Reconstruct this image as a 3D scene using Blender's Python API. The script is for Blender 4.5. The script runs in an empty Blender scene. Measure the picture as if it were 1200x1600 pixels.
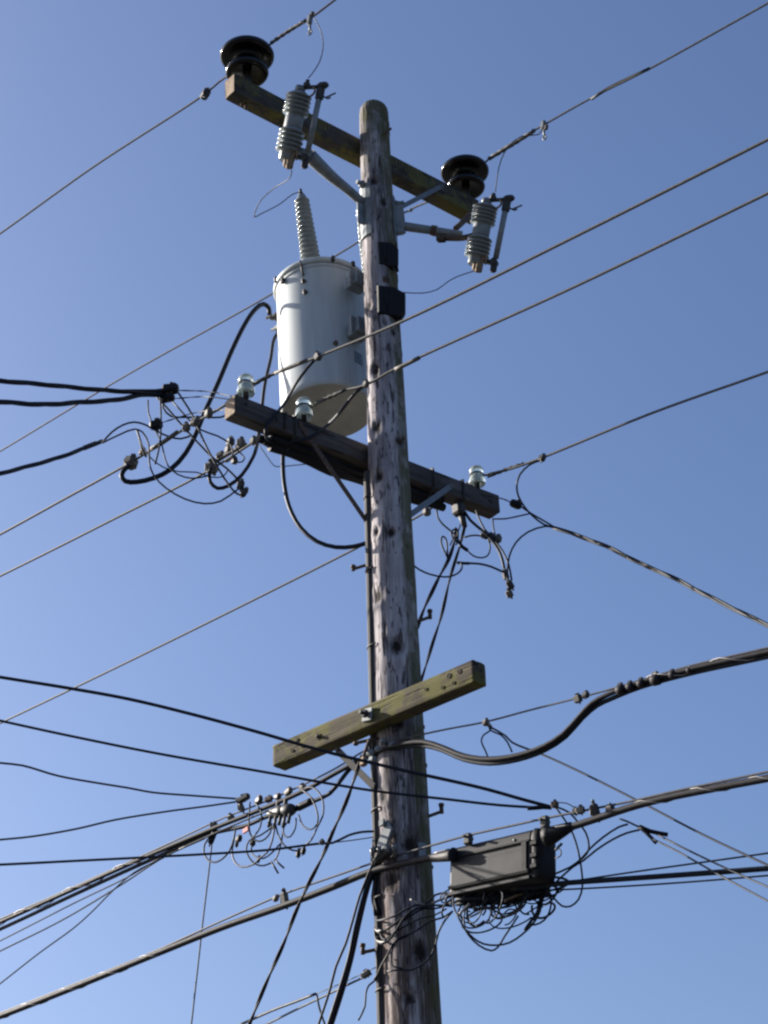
import bpy, bmesh, math, random
from mathutils import Vector, Matrix, noise
random.seed(7)
S = bpy.context.scene
C = S.collection
rad = math.radians

# ------------------------------------------------------------------ camera, sky, sun, exposure
FPX, PITCH, YAW, ROLL, DIST, EYE = 3000.0, rad(30), 0.003921386, -0.0402677, 11.0, 1.6
cd = bpy.data.cameras.new('camera'); cam = bpy.data.objects.new('camera', cd); C.objects.link(cam)
CR = Matrix.Rotation(YAW, 3, 'Z') @ Matrix.Rotation(math.pi/2 + PITCH, 3, 'X') @ Matrix.Rotation(ROLL, 3, 'Z')
CO = Vector((0, -DIST, EYE))
cam.matrix_world = Matrix.Translation(CO) @ CR.to_4x4()
cd.sensor_fit = 'VERTICAL'; cd.sensor_height = 24.0; cd.lens = FPX/1600*24.0
cd.clip_start = 0.05; cd.clip_end = 6000
S.camera = cam

SUN_EL, SUN_DIR = rad(23), Vector((-0.892, 0.452, 0)).normalized()
world = bpy.data.worlds.new('World'); S.world = world; world.use_nodes = True
wn = world.node_tree; bg = wn.nodes['Background']
sk = wn.nodes.new('ShaderNodeTexSky'); sk.sky_type = 'NISHITA'; sk.sun_disc = False
sk.sun_elevation = SUN_EL; sk.sun_rotation = math.atan2(SUN_DIR.x, SUN_DIR.y)
sk.altitude = 0; sk.air_density = 1.0; sk.dust_density = 3.2; sk.ozone_density = 3.0
wb = wn.nodes.new('ShaderNodeMix'); wb.data_type = 'RGBA'; wb.blend_type = 'MULTIPLY'; wb.inputs[0].default_value = 1
wb.inputs[7].default_value = (0.915, 0.99, 1.19, 1)          # the camera's white balance: one even tint over the whole sky
wn.links.new(sk.outputs[0], wb.inputs[6]); wn.links.new(wb.outputs[2], bg.inputs[0]); bg.inputs[1].default_value = 0.065

sd = bpy.data.lights.new('sun', 'SUN'); sd.energy = 5.0; sd.angle = rad(0.5); sd.color = (1.0, 0.93, 0.84)
sun = bpy.data.objects.new('sun', sd); C.objects.link(sun)
sv = SUN_DIR*math.cos(SUN_EL) + Vector((0, 0, math.sin(SUN_EL)))
sun.rotation_euler = (-sv).to_track_quat('-Z', 'Y').to_euler(); sun.location = (-8, 5, 25)

S.view_settings.view_transform = 'Standard'; S.view_settings.look = 'None'
S.view_settings.gamma = 1; S.view_settings.exposure = 1.18; S.view_settings.use_curve_mapping = False
S.render.engine = 'CYCLES'
S.cycles.pixel_filter_type = 'BLACKMAN_HARRIS'; S.cycles.filter_width = 2.4
S.cycles.max_bounces = 6

# ------------------------------------------------------------------ placing things: where a sight line meets a plane of the place
def ray(x, y): return CR @ Vector(((x-600)/FPX, -(y-800)/FPX, -1))
def at(x, y, Y):                       # meets the upright plane Y metres behind the pole's axis
    d = ray(x, y); return CO + d*((Y-CO.y)/d.y)
def onz(x, y, Z):                      # meets the level plane at height Z
    d = ray(x, y); return CO + d*((Z-CO.z)/d.z)
def on(x, y, P, az):                   # meets the upright plane through P that runs along azimuth az
    n = Vector((-math.sin(az), math.cos(az), 0)); d = ray(x, y)
    return CO + d*((P-CO).dot(n)/d.dot(n))
def ppm(p): return FPX/-(CR.transposed() @ (p-CO)).z
LINE = rad(-42)                        # the street line of wires

# ------------------------------------------------------------------ materials
def nodes(m): return m.node_tree.nodes, m.node_tree.links
def mat(name, col, rough=0.6, metal=0.0, var=0.25, scale=30.0, bump=0.0, col2=None, stretch=(1, 1, 1), spec=0.5, detail=4):
    m = bpy.data.materials.new(name); m.use_nodes = True
    N, L = nodes(m); b = N['Principled BSDF']
    b.inputs['Roughness'].default_value = rough; b.inputs['Metallic'].default_value = metal
    b.inputs['Specular IOR Level'].default_value = spec
    tc = N.new('ShaderNodeTexCoord'); mp = N.new('ShaderNodeMapping'); mp.inputs['Scale'].default_value = stretch
    L.new(tc.outputs['Object'], mp.inputs['Vector'])
    nz = N.new('ShaderNodeTexNoise'); nz.inputs['Scale'].default_value = scale; nz.inputs['Detail'].default_value = detail
    L.new(mp.outputs[0], nz.inputs['Vector'])
    cr = N.new('ShaderNodeValToRGB'); L.new(nz.outputs['Fac'], cr.inputs['Fac'])
    c2 = col2 or tuple(max(0, c*(1-var)) for c in col); c1 = col if col2 else tuple(min(1, c*(1+var)) for c in col)
    cr.color_ramp.elements[0].position = 0.32; cr.color_ramp.elements[0].color = (*c2, 1)
    cr.color_ramp.elements[1].position = 0.68; cr.color_ramp.elements[1].color = (*c1, 1)
    L.new(cr.outputs[0], b.inputs['Base Color'])
    rr = N.new('ShaderNodeMapRange'); rr.inputs[3].default_value = max(0, rough-0.1); rr.inputs[4].default_value = min(1, rough+0.12)
    L.new(nz.outputs['Fac'], rr.inputs[0]); L.new(rr.outputs[0], b.inputs['Roughness'])
    if bump:
        bp = N.new('ShaderNodeBump'); bp.inputs['Strength'].default_value = bump; bp.inputs['Distance'].default_value = 0.01
        L.new(nz.outputs['Fac'], bp.inputs['Height']); L.new(bp.outputs[0], b.inputs['Normal'])
    return m

def mixc(N, L, fac, a, b, mode='MIX'):
    x = N.new('ShaderNodeMix'); x.data_type = 'RGBA'; x.blend_type = mode
    L.new(fac, x.inputs[0])
    for s, v in ((x.inputs[6], a), (x.inputs[7], b)):
        if isinstance(v, tuple): s.default_value = (*v, 1)
        else: L.new(v, s)
    return x.outputs[2]
def noise_mask(N, L, vec, scale, lo, hi, detail=5, rough=0.6):
    nz = N.new('ShaderNodeTexNoise'); nz.inputs['Scale'].default_value = scale; nz.inputs['Detail'].default_value = detail
    nz.inputs['Roughness'].default_value = rough; L.new(vec, nz.inputs['Vector'])
    mr = N.new('ShaderNodeMapRange'); mr.interpolation_type = 'SMOOTHSTEP'
    mr.inputs[1].default_value = lo; mr.inputs[2].default_value = hi; L.new(nz.outputs['Fac'], mr.inputs[0])
    return mr.outputs[0], nz.outputs['Fac']
def mapped(N, L, scale):
    tc = N.new('ShaderNodeTexCoord'); mp = N.new('ShaderNodeMapping'); mp.inputs['Scale'].default_value = scale
    L.new(tc.outputs['Object'], mp.inputs['Vector']); return mp.outputs[0]
def math_node(N, L, op, a, b):
    x = N.new('ShaderNodeMath'); x.operation = op; x.use_clamp = True
    for s, v in ((x.inputs[0], a), (x.inputs[1], b)):
        if isinstance(v, (int, float)): s.default_value = v
        else: L.new(v, s)
    return x.outputs[0]

def wood(name, pale, mid, dark, moss_col, moss_lo, moss_hi, grain, flecks=(0.56, 0.66), knots=False, moss_dir=None, tints=None):
    m = bpy.data.materials.new(name); m.use_nodes = True
    N, L = nodes(m); b = N['Principled BSDF']; b.inputs['Roughness'].default_value = 0.85; b.inputs['Specular IOR Level'].default_value = 0.25
    gv = mapped(N, L, grain)
    f1, raw1 = noise_mask(N, L, gv, 1.0, 0.34, 0.66, 7, 0.65)
    col = mixc(N, L, f1, mid, pale)
    iso = mapped(N, L, (1, 1, 1))
    f3, raw3 = noise_mask(N, L, iso, 3.2, 0.38, 0.64, 4)
    col = mixc(N, L, math_node(N, L, 'MULTIPLY', f3, 0.35 if knots else 0.55), col, tuple(c*0.55 for c in mid))
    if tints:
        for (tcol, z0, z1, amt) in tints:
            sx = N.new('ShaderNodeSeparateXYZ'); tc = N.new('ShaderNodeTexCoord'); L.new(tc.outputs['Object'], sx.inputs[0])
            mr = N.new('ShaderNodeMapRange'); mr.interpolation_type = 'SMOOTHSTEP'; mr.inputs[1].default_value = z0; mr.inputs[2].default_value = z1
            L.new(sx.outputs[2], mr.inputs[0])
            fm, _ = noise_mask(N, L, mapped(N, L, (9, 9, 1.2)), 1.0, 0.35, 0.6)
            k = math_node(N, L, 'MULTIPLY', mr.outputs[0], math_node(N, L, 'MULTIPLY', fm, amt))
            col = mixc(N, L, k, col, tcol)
    fl = mapped(N, L, tuple(g*1.6 for g in grain[:2]) + (grain[2]*2.2,) if grain[2] < grain[0] else (grain[0]*2.2, grain[1]*1.6, grain[2]*1.6))
    f2, _ = noise_mask(N, L, fl, 0.8, flecks[0], flecks[1], 3, 0.5)
    col = mixc(N, L, math_node(N, L, 'MULTIPLY', f2, 0.85), col, dark)
    if knots:                                # short dark flecks and pale raised fibres of the weathered surface
        f4, _ = noise_mask(N, L, mapped(N, L, (36, 36, 10)), 1.0, 0.585, 0.64, 2, 0.5)
        col = mixc(N, L, math_node(N, L, 'MULTIPLY', f4, 0.75), col, dark)
        f5, _ = noise_mask(N, L, mapped(N, L, (70, 70, 5)), 1.0, 0.5, 0.66, 3, 0.6)
        col = mixc(N, L, math_node(N, L, 'MULTIPLY', f5, 0.35), col, tuple(min(1, c*1.25) for c in pale))
    if moss_col:
        mm, _ = noise_mask(N, L, iso, 6.0, moss_lo, moss_hi, 6, 0.7)
        if moss_dir:
            ge = N.new('ShaderNodeNewGeometry'); vm = N.new('ShaderNodeVectorMath'); vm.operation = 'DOT_PRODUCT'
            vm.inputs[1].default_value = moss_dir; L.new(ge.outputs['Normal'], vm.inputs[0])
            mr = N.new('ShaderNodeMapRange'); mr.inputs[1].default_value = 0.50; mr.inputs[2].default_value = 0.74; L.new(vm.outputs['Value'], mr.inputs[0])
            mm = math_node(N, L, 'MULTIPLY', math_node(N, L, 'ADD', mm, 0.55), mr.outputs[0])
            sx = N.new('ShaderNodeSeparateXYZ'); tc = N.new('ShaderNodeTexCoord'); L.new(tc.outputs['Object'], sx.inputs[0])
            m2 = N.new('ShaderNodeMapRange'); m2.inputs[1].default_value = 10.6; m2.inputs[2].default_value = 11.45; L.new(sx.outputs[2], m2.inputs[0])
            m3, _ = noise_mask(N, L, iso, 14.0, 0.3, 0.6, 5)
            mm = math_node(N, L, 'ADD', mm, math_node(N, L, 'MULTIPLY', m2.outputs[0], m3))
        col = mixc(N, L, math_node(N, L, 'MULTIPLY', mm, 0.85), col, moss_col)
    if knots:
        a = N.new('ShaderNodeAttribute'); a.attribute_name = 'knot'
        col = mixc(N, L, a.outputs['Fac'], col, (0.018, 0.013, 0.011))
    L.new(col, b.inputs['Base Color'])
    hb = math_node(N, L, 'SUBTRACT', raw1, math_node(N, L, 'MULTIPLY', f2, 0.5))
    bp = N.new('ShaderNodeBump'); bp.inputs['Strength'].default_value = 0.7; bp.inputs['Distance'].default_value = 0.012
    L.new(hb, bp.inputs['Height']); L.new(bp.outputs[0], b.inputs['Normal'])
    return m

M = {}
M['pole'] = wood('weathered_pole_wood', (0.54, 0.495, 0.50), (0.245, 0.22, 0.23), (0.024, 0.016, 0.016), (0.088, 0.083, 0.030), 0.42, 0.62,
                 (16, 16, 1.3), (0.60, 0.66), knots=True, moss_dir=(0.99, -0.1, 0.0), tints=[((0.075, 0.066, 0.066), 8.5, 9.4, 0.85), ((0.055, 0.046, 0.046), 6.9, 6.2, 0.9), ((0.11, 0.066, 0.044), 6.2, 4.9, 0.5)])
M['arm'] = wood('weathered_arm_wood', (0.095, 0.085, 0.073), (0.048, 0.042, 0.036), (0.014, 0.012, 0.010), (0.13, 0.115, 0.032), 0.45, 0.60,
                (1.6, 22, 22), (0.58, 0.68))
M['arm_low'] = wood('grey_arm_wood', (0.13, 0.118, 0.112), (0.068, 0.06, 0.057), (0.018, 0.015, 0.014), (0.058, 0.052, 0.034), 0.58, 0.75,
                (1.6, 22, 22), (0.58, 0.68))
M['arm_moss'] = wood('mossy_arm_wood', (0.135, 0.11, 0.07), (0.06, 0.048, 0.031), (0.018, 0.014, 0.011), (0.125, 0.118, 0.03), 0.45, 0.60,
                (1.2, 26, 26), (0.54, 0.64))
M['endgrain'] = mat('end_grain', (0.27, 0.20, 0.14), 0.9, 0, 0.4, 40, 0.4, stretch=(1, 1, 3))
M['mould'] = mat('grey_moulding', (0.05, 0.047, 0.045), 0.8, 0, 0.35, 12, 0.3, stretch=(4, 4, 0.6))
M['steel'] = mat('galvanised_steel', (0.17, 0.18, 0.18), 0.5, 0.4, 0.22, 35, 0.05)
M['steelpaint'] = mat('grey_painted_steel', (0.20, 0.22, 0.225), 0.55, 0.1, 0.22, 18)
M['rust'] = mat('rusted_iron', (0.11, 0.075, 0.055), 0.8, 0.3, 0.4, 60, 0.3)
M['dark'] = mat('dark_iron', (0.045, 0.043, 0.042), 0.6, 0.4, 0.3, 50)
M['brass'] = mat('tarnished_brass', (0.20, 0.14, 0.09), 0.6, 0.4, 0.35, 60)
M['tank'] = mat('tank_paint', (0.49, 0.52, 0.515), 0.45, 0.0, 0.14, 3.0, 0.02, col2=(0.40, 0.43, 0.425), stretch=(5, 5, .45), spec=0.4, detail=8)
M['tankbottom'] = mat('tank_bottom_paint', (0.36, 0.36, 0.31), 0.6, 0.0, 0.1, 9)  # tank paint turned darker and olive: underside shade and ground bounce in its colour
M['porcelain'] = mat('grey_porcelain', (0.20, 0.225, 0.225), 0.16, 0.0, 0.06, 14)
M['blackglaze'] = mat('black_glaze', (0.003, 0.003, 0.003), 0.13, 0.0, 0.2, 20, spec=0.35)
M['plastic'] = mat('black_plastic', (0.008, 0.008, 0.010), 0.6, 0.0, 0.2, 25, spec=0.22)
M['closure'] = mat('closure_plastic', (0.017, 0.017, 0.0185), 0.6, 0.0, 0.2, 10, spec=0.3)
M['rubber'] = mat('black_cable_jacket', (0.011, 0.015, 0.024), 0.55, 0.0, 0.25, 14, spec=0.22)
M['jacket'] = mat('worn_cable_jacket', (0.020, 0.018, 0.021), 0.6, 0.0, 0.4, 22, spec=0.22)
M['alu'] = mat('aged_conductor', (0.10, 0.096, 0.09), 0.6, 0.25, 0.25, 40)
M['thin'] = mat('thin_dark_wire', (0.035, 0.038, 0.045), 0.6, 0.0, 0.25, 30, spec=0.3)
M['strand'] = mat('steel_strand', (0.085, 0.082, 0.085), 0.55, 0.3, 0.25, 60)
M['tapgrey'] = mat('blue_grey_casting', (0.014, 0.017, 0.020), 0.55, 0.0, 0.35, 40)
M['lash'] = mat('lashing_wire', (0.19, 0.18, 0.175), 0.5, 0.3, 0.15, 60)
M['connector'] = mat('grey_connector', (0.105, 0.096, 0.083), 0.65, 0.2, 0.4, 70, 0.2)
M['red'] = mat('red_tag', (0.45, 0.04, 0.03), 0.5, 0, 0.2, 40)
M['hole'] = mat('bolt_hole_dark', (0.012, 0.01, 0.008), 0.9, 0, 0.2, 30)  # near black for the shade inside bolt holes; insulator pins share it
M['yellow'] = mat('faded_yellow_paint', (0.17, 0.14, 0.045), 0.85, 0, 0.2, 30, 0.2, col2=(0.09, 0.075, 0.05), stretch=(3, 1, 0.7))
M['ground'] = mat('asphalt_ground', (0.045, 0.044, 0.042), 0.95, 0, 0.35, 0.6, 0.1)
g = bpy.data.materials.new('clear_glass'); g.use_nodes = True
gb = g.node_tree.nodes['Principled BSDF']; gb.inputs['Base Color'].default_value = (0.86, 0.95, 0.90, 1)
gb.inputs['Transmission Weight'].default_value = 0.72; gb.inputs['Roughness'].default_value = 0.08; gb.inputs['IOR'].default_value = 1.5
M['glass'] = g

# ------------------------------------------------------------------ mesh building
def frame(axis, hint=None):
    z = Vector(axis).normalized()
    h = Vector(hint) if hint is not None else (Vector((0, 0, 1)) if abs(z.z) < 0.9 else Vector((0, 1, 0)))
    x = h - z*h.dot(z); x.normalize(); y = z.cross(x)
    return Matrix(((x.x, y.x, z.x), (x.y, y.y, z.y), (x.z, y.z, z.z)))
def resample(pts, step):
    P = [Vector(p) for p in pts]
    if len(P) < 3:
        n = max(1, int((P[-1]-P[0]).length/step)); return [P[0].lerp(P[-1], i/n) for i in range(n+1)]
    out = []
    E = [P[0]*2-P[1]] + P + [P[-1]*2-P[-2]]
    for i in range(1, len(E)-2):
        p0, p1, p2, p3 = E[i-1], E[i], E[i+1], E[i+2]
        t0 = 0; t1 = t0 + max(1e-4, (p1-p0).length)**0.5; t2 = t1 + max(1e-4, (p2-p1).length)**0.5; t3 = t2 + max(1e-4, (p3-p2).length)**0.5
        n = max(2, min(24, int((p2-p1).length/step)))
        for k in range(n):
            t = t1+(t2-t1)*k/n
            a1 = p0*((t1-t)/(t1-t0))+p1*((t-t0)/(t1-t0)); a2 = p1*((t2-t)/(t2-t1))+p2*((t-t1)/(t2-t1)); a3 = p2*((t3-t)/(t3-t2))+p3*((t-t2)/(t3-t2))
            b1 = a1*((t2-t)/(t2-t0))+a2*((t-t0)/(t2-t0)); b2 = a2*((t3-t)/(t3-t1))+a3*((t-t1)/(t3-t1))
            out.append(b1*((t2-t)/(t2-t1))+b2*((t-t1)/(t2-t1)))
    out.append(P[-1]); return out
def frames(P):
    res = []; x = None
    for i, p in enumerate(P):
        t = (P[min(i+1, len(P)-1)]-P[max(i-1, 0)])
        t = t.normalized() if t.length > 1e-9 else Vector((0, 0, 1))
        if x is None: x = t.orthogonal().normalized()
        else:
            x = x - t*x.dot(t); x = x.normalized() if x.length > 1e-6 else t.orthogonal().normalized()
        res.append((p, x, t.cross(x)))
    return res
class MB:
    def __init__(s): s.v = []; s.f = []; s.sm = []; s.mi = []; s.cur = 0
    def _f(s, f, sm): s.f.append(f); s.sm.append(sm); s.mi.append(s.cur)
    def ring_stack(s, rings, closed_ends=True, smooth=True):
        n = len(rings[0]); b = len(s.v)
        for r in rings: s.v.extend(r)
        for i in range(len(rings)-1):
            for j in range(n):
                a = b+i*n+j; c = b+i*n+(j+1) % n
                s._f((a, c, c+n, a+n), smooth)
        if closed_ends:
            s._f(tuple(b+j for j in reversed(range(n))), False); e = b+(len(rings)-1)*n
            s._f(tuple(e+j for j in range(n)), False)
        return s
    def path(s, P, r, n=7, smooth=True):
        fr = frames(P); rings = []
        for i, (p, x, y) in enumerate(fr):
            rr = r(i/max(1, len(fr)-1)) if callable(r) else r
            rings.append([p + (x*math.cos(2*math.pi*j/n)+y*math.sin(2*math.pi*j/n))*rr for j in range(n)])
        return s.ring_stack(rings, True, smooth)
    def tube(s, pts, r, n=7, step=0.05): return s.path(resample(pts, step), r, n)
    def rod(s, a, b, r, n=10, r2=None):
        a, b = Vector(a), Vector(b); F = frame(b-a); r2 = r if r2 is None else r2
        rings = []
        for p, q in ((a, r), (b, r2)): rings.append([p+F@Vector((q*math.cos(2*math.pi*j/n), q*math.sin(2*math.pi*j/n), 0)) for j in range(n)])
        return s.ring_stack(rings)
    def twist(s, pts, r, strands=2, pitch=0.35, off=None, n=6, step=0.045):
        P = resample(pts, step); fr = frames(P); off = r if off is None else off
        d = [0]
        for i in range(1, len(P)): d.append(d[-1]+(P[i]-P[i-1]).length)
        for k in range(strands):
            ph = 2*math.pi*k/strands
            Q = [p + (x*math.cos(ph+2*math.pi*dd/pitch)+y*math.sin(ph+2*math.pi*dd/pitch))*off for (p, x, y), dd in zip(fr, d)]
            s.path(Q, r, n)
        return s
    def lathe(s, prof, F=None, o=(0, 0, 0), n=32, cap=True):
        F = F or Matrix.Identity(3); o = Vector(o); rings = []
        for (r, z) in prof: rings.append([o+F@Vector((r*math.cos(2*math.pi*j/n), r*math.sin(2*math.pi*j/n), z)) for j in range(n)])
        return s.ring_stack(rings, cap, True)
    def box(s, c, size, F=None, bev=0.0, taper=1.0):
        F = F or Matrix.Identity(3); c = Vector(c); hx, hy, hz = (q/2 for q in size); b = min(bev, hx*.9, hy*.9, hz*.9)
        def sec(z, i, k=1.0):
            X, Y = hx*k-i, hy*k-i
            if b <= 0: p = [(X, Y), (-X, Y), (-X, -Y), (X, -Y)]
            else: p = [(X, Y-b), (X-b, Y), (-X+b, Y), (-X, Y-b), (-X, -Y+b), (-X+b, -Y), (X-b, -Y), (X, -Y+b)]
            return [c+F@Vector((u, v, z)) for u, v in p]
        rings = [sec(-hz, 0), sec(hz, 0, taper)] if b <= 0 else [sec(-hz, b*.7), sec(-hz+b, 0), sec(hz-b, 0, taper), sec(hz, b*.7, taper)]
        return s.ring_stack(rings, True, False)
    def prism(s, poly, depth, F, o):     # outline in F's xy plane, thickness along its z
        o = Vector(o); k = [[o+F@Vector((x, y, z)) for x, y in poly] for z in (-depth/2, depth/2)]
        return s.ring_stack(k, True, False)
    def build(s, name, m, parent=None, loc=None):
        me = bpy.data.meshes.new(name)
        o = Vector(loc) if loc is not None else Vector((0, 0, 0))
        me.from_pydata([tuple(Vector(v)-o) for v in s.v], [], s.f); me.update()
        ms = m if isinstance(m, (list, tuple)) else [m]
        for q in ms: me.materials.append(M[q] if isinstance(q, str) else q)
        me.polygons.foreach_set('use_smooth', s.sm); me.polygons.foreach_set('material_index', s.mi)
        bm = bmesh.new(); bm.from_mesh(me); bmesh.ops.recalc_face_normals(bm, faces=bm.faces); bm.to_mesh(me); bm.free()
        ob = bpy.data.objects.new(name, me); C.objects.link(ob)
        if parent is not None: ob.parent = parent
        elif loc is not None: ob.location = o
        return ob
def tag(o, label, cat, group=None):
    o['label'] = label; o['category'] = cat
    if group: o['group'] = group
    return o
def thing(name, label, cat, loc=(0, 0, 0), rot=None, group=None):
    o = bpy.data.objects.new(name, None); C.objects.link(o); o.empty_display_size = 0.1
    M4 = Matrix.Translation(Vector(loc))
    if rot is not None: M4 = M4 @ rot.to_4x4()
    o.matrix_world = M4
    return tag(o, label, cat, group)
def dup(root, label, loc, rot=None):
    r = root.copy(); C.objects.link(r); r['label'] = label
    M4 = Matrix.Translation(Vector(loc))
    if rot is not None: M4 = M4 @ rot.to_4x4()
    r.matrix_world = M4
    for ch in list(root.children):
        c = ch.copy(); C.objects.link(c); c.parent = r
        for gch in list(ch.children):
            d = gch.copy(); C.objects.link(d); d.parent = c
    return r
def RZ(a): return Matrix.Rotation(a, 3, 'Z')
def RY(a): return Matrix.Rotation(a, 3, 'Y')
def RX(a): return Matrix.Rotation(a, 3, 'X')

# ------------------------------------------------------------------ ground
mb = MB(); k = 3000
mb.v = [Vector((-k, -k, 0)), Vector((k, -k, 0)), Vector((k, k, 0)), Vector((-k, k, 0))]; mb._f((0, 1, 2, 3), False)
gr = mb.build('ground', 'ground'); gr['kind'] = 'structure'

# ------------------------------------------------------------------ the pole
def prad(z): return 0.107 + (11.5-z)*0.0088
POLE = thing('utility_pole', 'tall weathered grey wooden utility pole with rounded mossy top', 'utility pole', (0, 0, 0))
knot_px = [(588, 668, 1.2), (592, 745, 1.0), (611, 832, 1.0), (588, 832, .8), (591, 932, 1.2), (620, 1009, 1.5), (586, 579, 1.1), (607, 200, .7), (576, 478, .9),
           (583, 283, .9), (600, 316, .9), (612, 1376, 1.5), (658, 1487, 1.6), (640, 1320, 1.4), (625, 690, .9), (598, 1245, 1.0), (616, 520, .7), (622, 1130, 1.0), (640, 1560, .9)]
def pole_hit(x, y):                      # where a sight line meets the pole's near surface
    d = ray(x, y); z = 8.0
    for _ in range(12):
        r = prad(z); a = d.x**2+d.y**2; b = 2*(CO.x*d.x+CO.y*d.y); c = CO.x**2+CO.y**2-r*r; q = b*b-4*a*c
        t = (-b-math.sqrt(max(q, 0)))/(2*a); p = CO+d*t; z = p.z
    return p
KN = []
for x, y, s_ in knot_px:
    p = pole_hit(x, y); KN.append((math.atan2(p.y, p.x), p.z, s_*0.033))
random.seed(3)
for i in range(26): KN.append((random.uniform(0.2, 2.9), random.uniform(3, 11.2), random.uniform(.012, .024)))
NA = 80
zs = [0.0, 1.0, 2.0, 3.0] + [3.4+i*0.016 for i in range(int((11.40-3.4)/0.016))]
rings, kv = [], []
top = zs[-1]
cap = [(0.995, .02), (0.96, .05), (0.86, .078), (0.7, .1), (0.45, .118), (0.2, .125)]
for z, kk in [(z, 1.0) for z in zs] + [(top+dz, f) for f, dz in cap]:
    rg = []
    for j in range(NA):
        a = 2*math.pi*j/NA; ca, sa = math.cos(a), math.sin(a); r = prad(z)*kk
        n1 = noise.noise(Vector((ca*1.2, sa*1.2, z*0.35)))*0.006
        n2 = noise.noise(Vector((ca*7, sa*7, z*0.9+5)))*0.0035
        cr = noise.noise(Vector((ca*11, sa*11, z*0.42+11)))
        ck = -0.009*max(0, 1-abs(cr)/0.075)*(0.5+0.5*noise.noise(Vector((z*0.7, ca*2, sa*2))))
        dk = 0; w = 0
        for (ka, kz, ks) in KN:
            dz = z-kz
            if abs(dz) > ks*3.5: continue
            da = (a-ka+math.pi) % (2*math.pi)-math.pi; dx = da*r
            q = math.hypot(dx, dz*0.8)/ks
            if q < 3:
                q += 0.25*noise.noise(Vector((dx*60, dz*60, kz)))
                dk += -0.012*math.exp(-q*q*1.6)+0.005*math.exp(-(q-1.7)**2*3)
                w = max(w, min(1, max(0, 1.6-q*1.25)))
        rr = r+(n1+n2+ck+dk)*(kk if kk > .5 else .3)
        rg.append(Vector((ca*rr, sa*rr, z))); kv.append(w)
    rings.append(rg)
mb = MB(); mb.ring_stack(rings)
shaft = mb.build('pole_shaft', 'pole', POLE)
at_ = shaft.data.attributes.new('knot', 'FLOAT', 'POINT'); at_.data.foreach_set('value', kv)

# moulding that covers the ground wire, down the pole's left flank
am = rad(186)
mb = MB(); P = []
for i in range(60):
    z = 0.2+(8.25-0.2)*i/59
    P.append((z, prad(z)+0.012))
rg = []
for z, r in P:
    F = RZ(am+0.02*math.sin(z*2)); w, d = 0.030, 0.022
    rg.append([F@Vector((r+u*d, v*w, z)) for u, v in ((-.8, -1), (.5, -1), (1, -.5), (1, .5), (.5, 1), (-.8, 1))])
mb.ring_stack(rg, True, False); mb.build('wire_moulding', 'mould', POLE)
for zz in [4.2+0.55*i for i in range(8)]:
    mb = MB(); r = prad(zz); pts = []
    for a_ in range(-3, 4):
        pts.append(Vector(((r+0.008+0.028*math.cos(a_*.52))*math.cos(am+a_*.16), (r+0.008+0.028*math.cos(a_*.52))*math.sin(am+a_*.16), zz)))
    mb.tube(pts, 0.006, 6, 0.02); mb.build('moulding_staple', 'dark', POLE)

# step bolts: a bar out of the pole with an upturned end
def step_bolt(px, py, tipx, tipy, Y=0.0, hook=0.045):
    a = at(px, py, Y); b = at(tipx, tipy, Y+(-0.02)); inn = Vector((0, 0, a.z-0.02))
    base = a+(inn-a)*0.25
    mb = MB(); mb.rod(base, b, 0.011, 8); h = b+Vector((0, 0, hook)); mb.rod(b-Vector((0, 0, .012)), h, 0.013, 8); mb.rod(h-Vector((0, 0, .012)), h+Vector((0, 0, .006)), 0.017, 8)
    mb.build('step_bolt', 'rust', POLE)
step_bolt(648, 974, 672, 964); step_bolt(664, 1279, 690, 1268); step_bolt(590, 1480, 567, 1488, 0.0); step_bolt(572, 880, 552, 889, 0.02, 0.02)
step_bolt(580, 1149, 556, 1161, -0.15, 0.0)
random.seed(11)
for i in range(14):                       # old nails and staples left in the wood
    p = pole_hit(random.uniform(-18, 22)+600+(900+i*55-800)*.042, 900+i*50); d = Vector((p.x, p.y, 0)).normalized(); mb = MB(); mb.rod(p-d*.01, p+d*.012, .004, 6); mb.build('old_nail', 'rust', POLE)
# small knobs of broken bark and nail heads on the silhouette, bolt ends
for (x, y, s_) in ((663, 1136, .012), (666, 1196, .014), (676, 1355, .012), (581, 1008, .007), (644, 905, .008), (625, 573, .012), (632, 640, .009)):
    p = at(x-2, y, 0.0); mb = MB(); mb.box(p, (s_*2, s_*2, s_*2.4), RZ(random.random()), s_*.6); mb.build('bark_stub', 'rust', POLE)
for (x, y) in ((603, 437),):
    p = pole_hit(x, y); d = Vector((p.x, p.y, 0)).normalized(); F = frame(d)
    mb = MB(); mb.box(p+d*.004, (.05, .05, .006), F, .002); mb.rod(p, p+d*.03, .011, 8); mb.build('through_bolt', 'rust', POLE)

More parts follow.
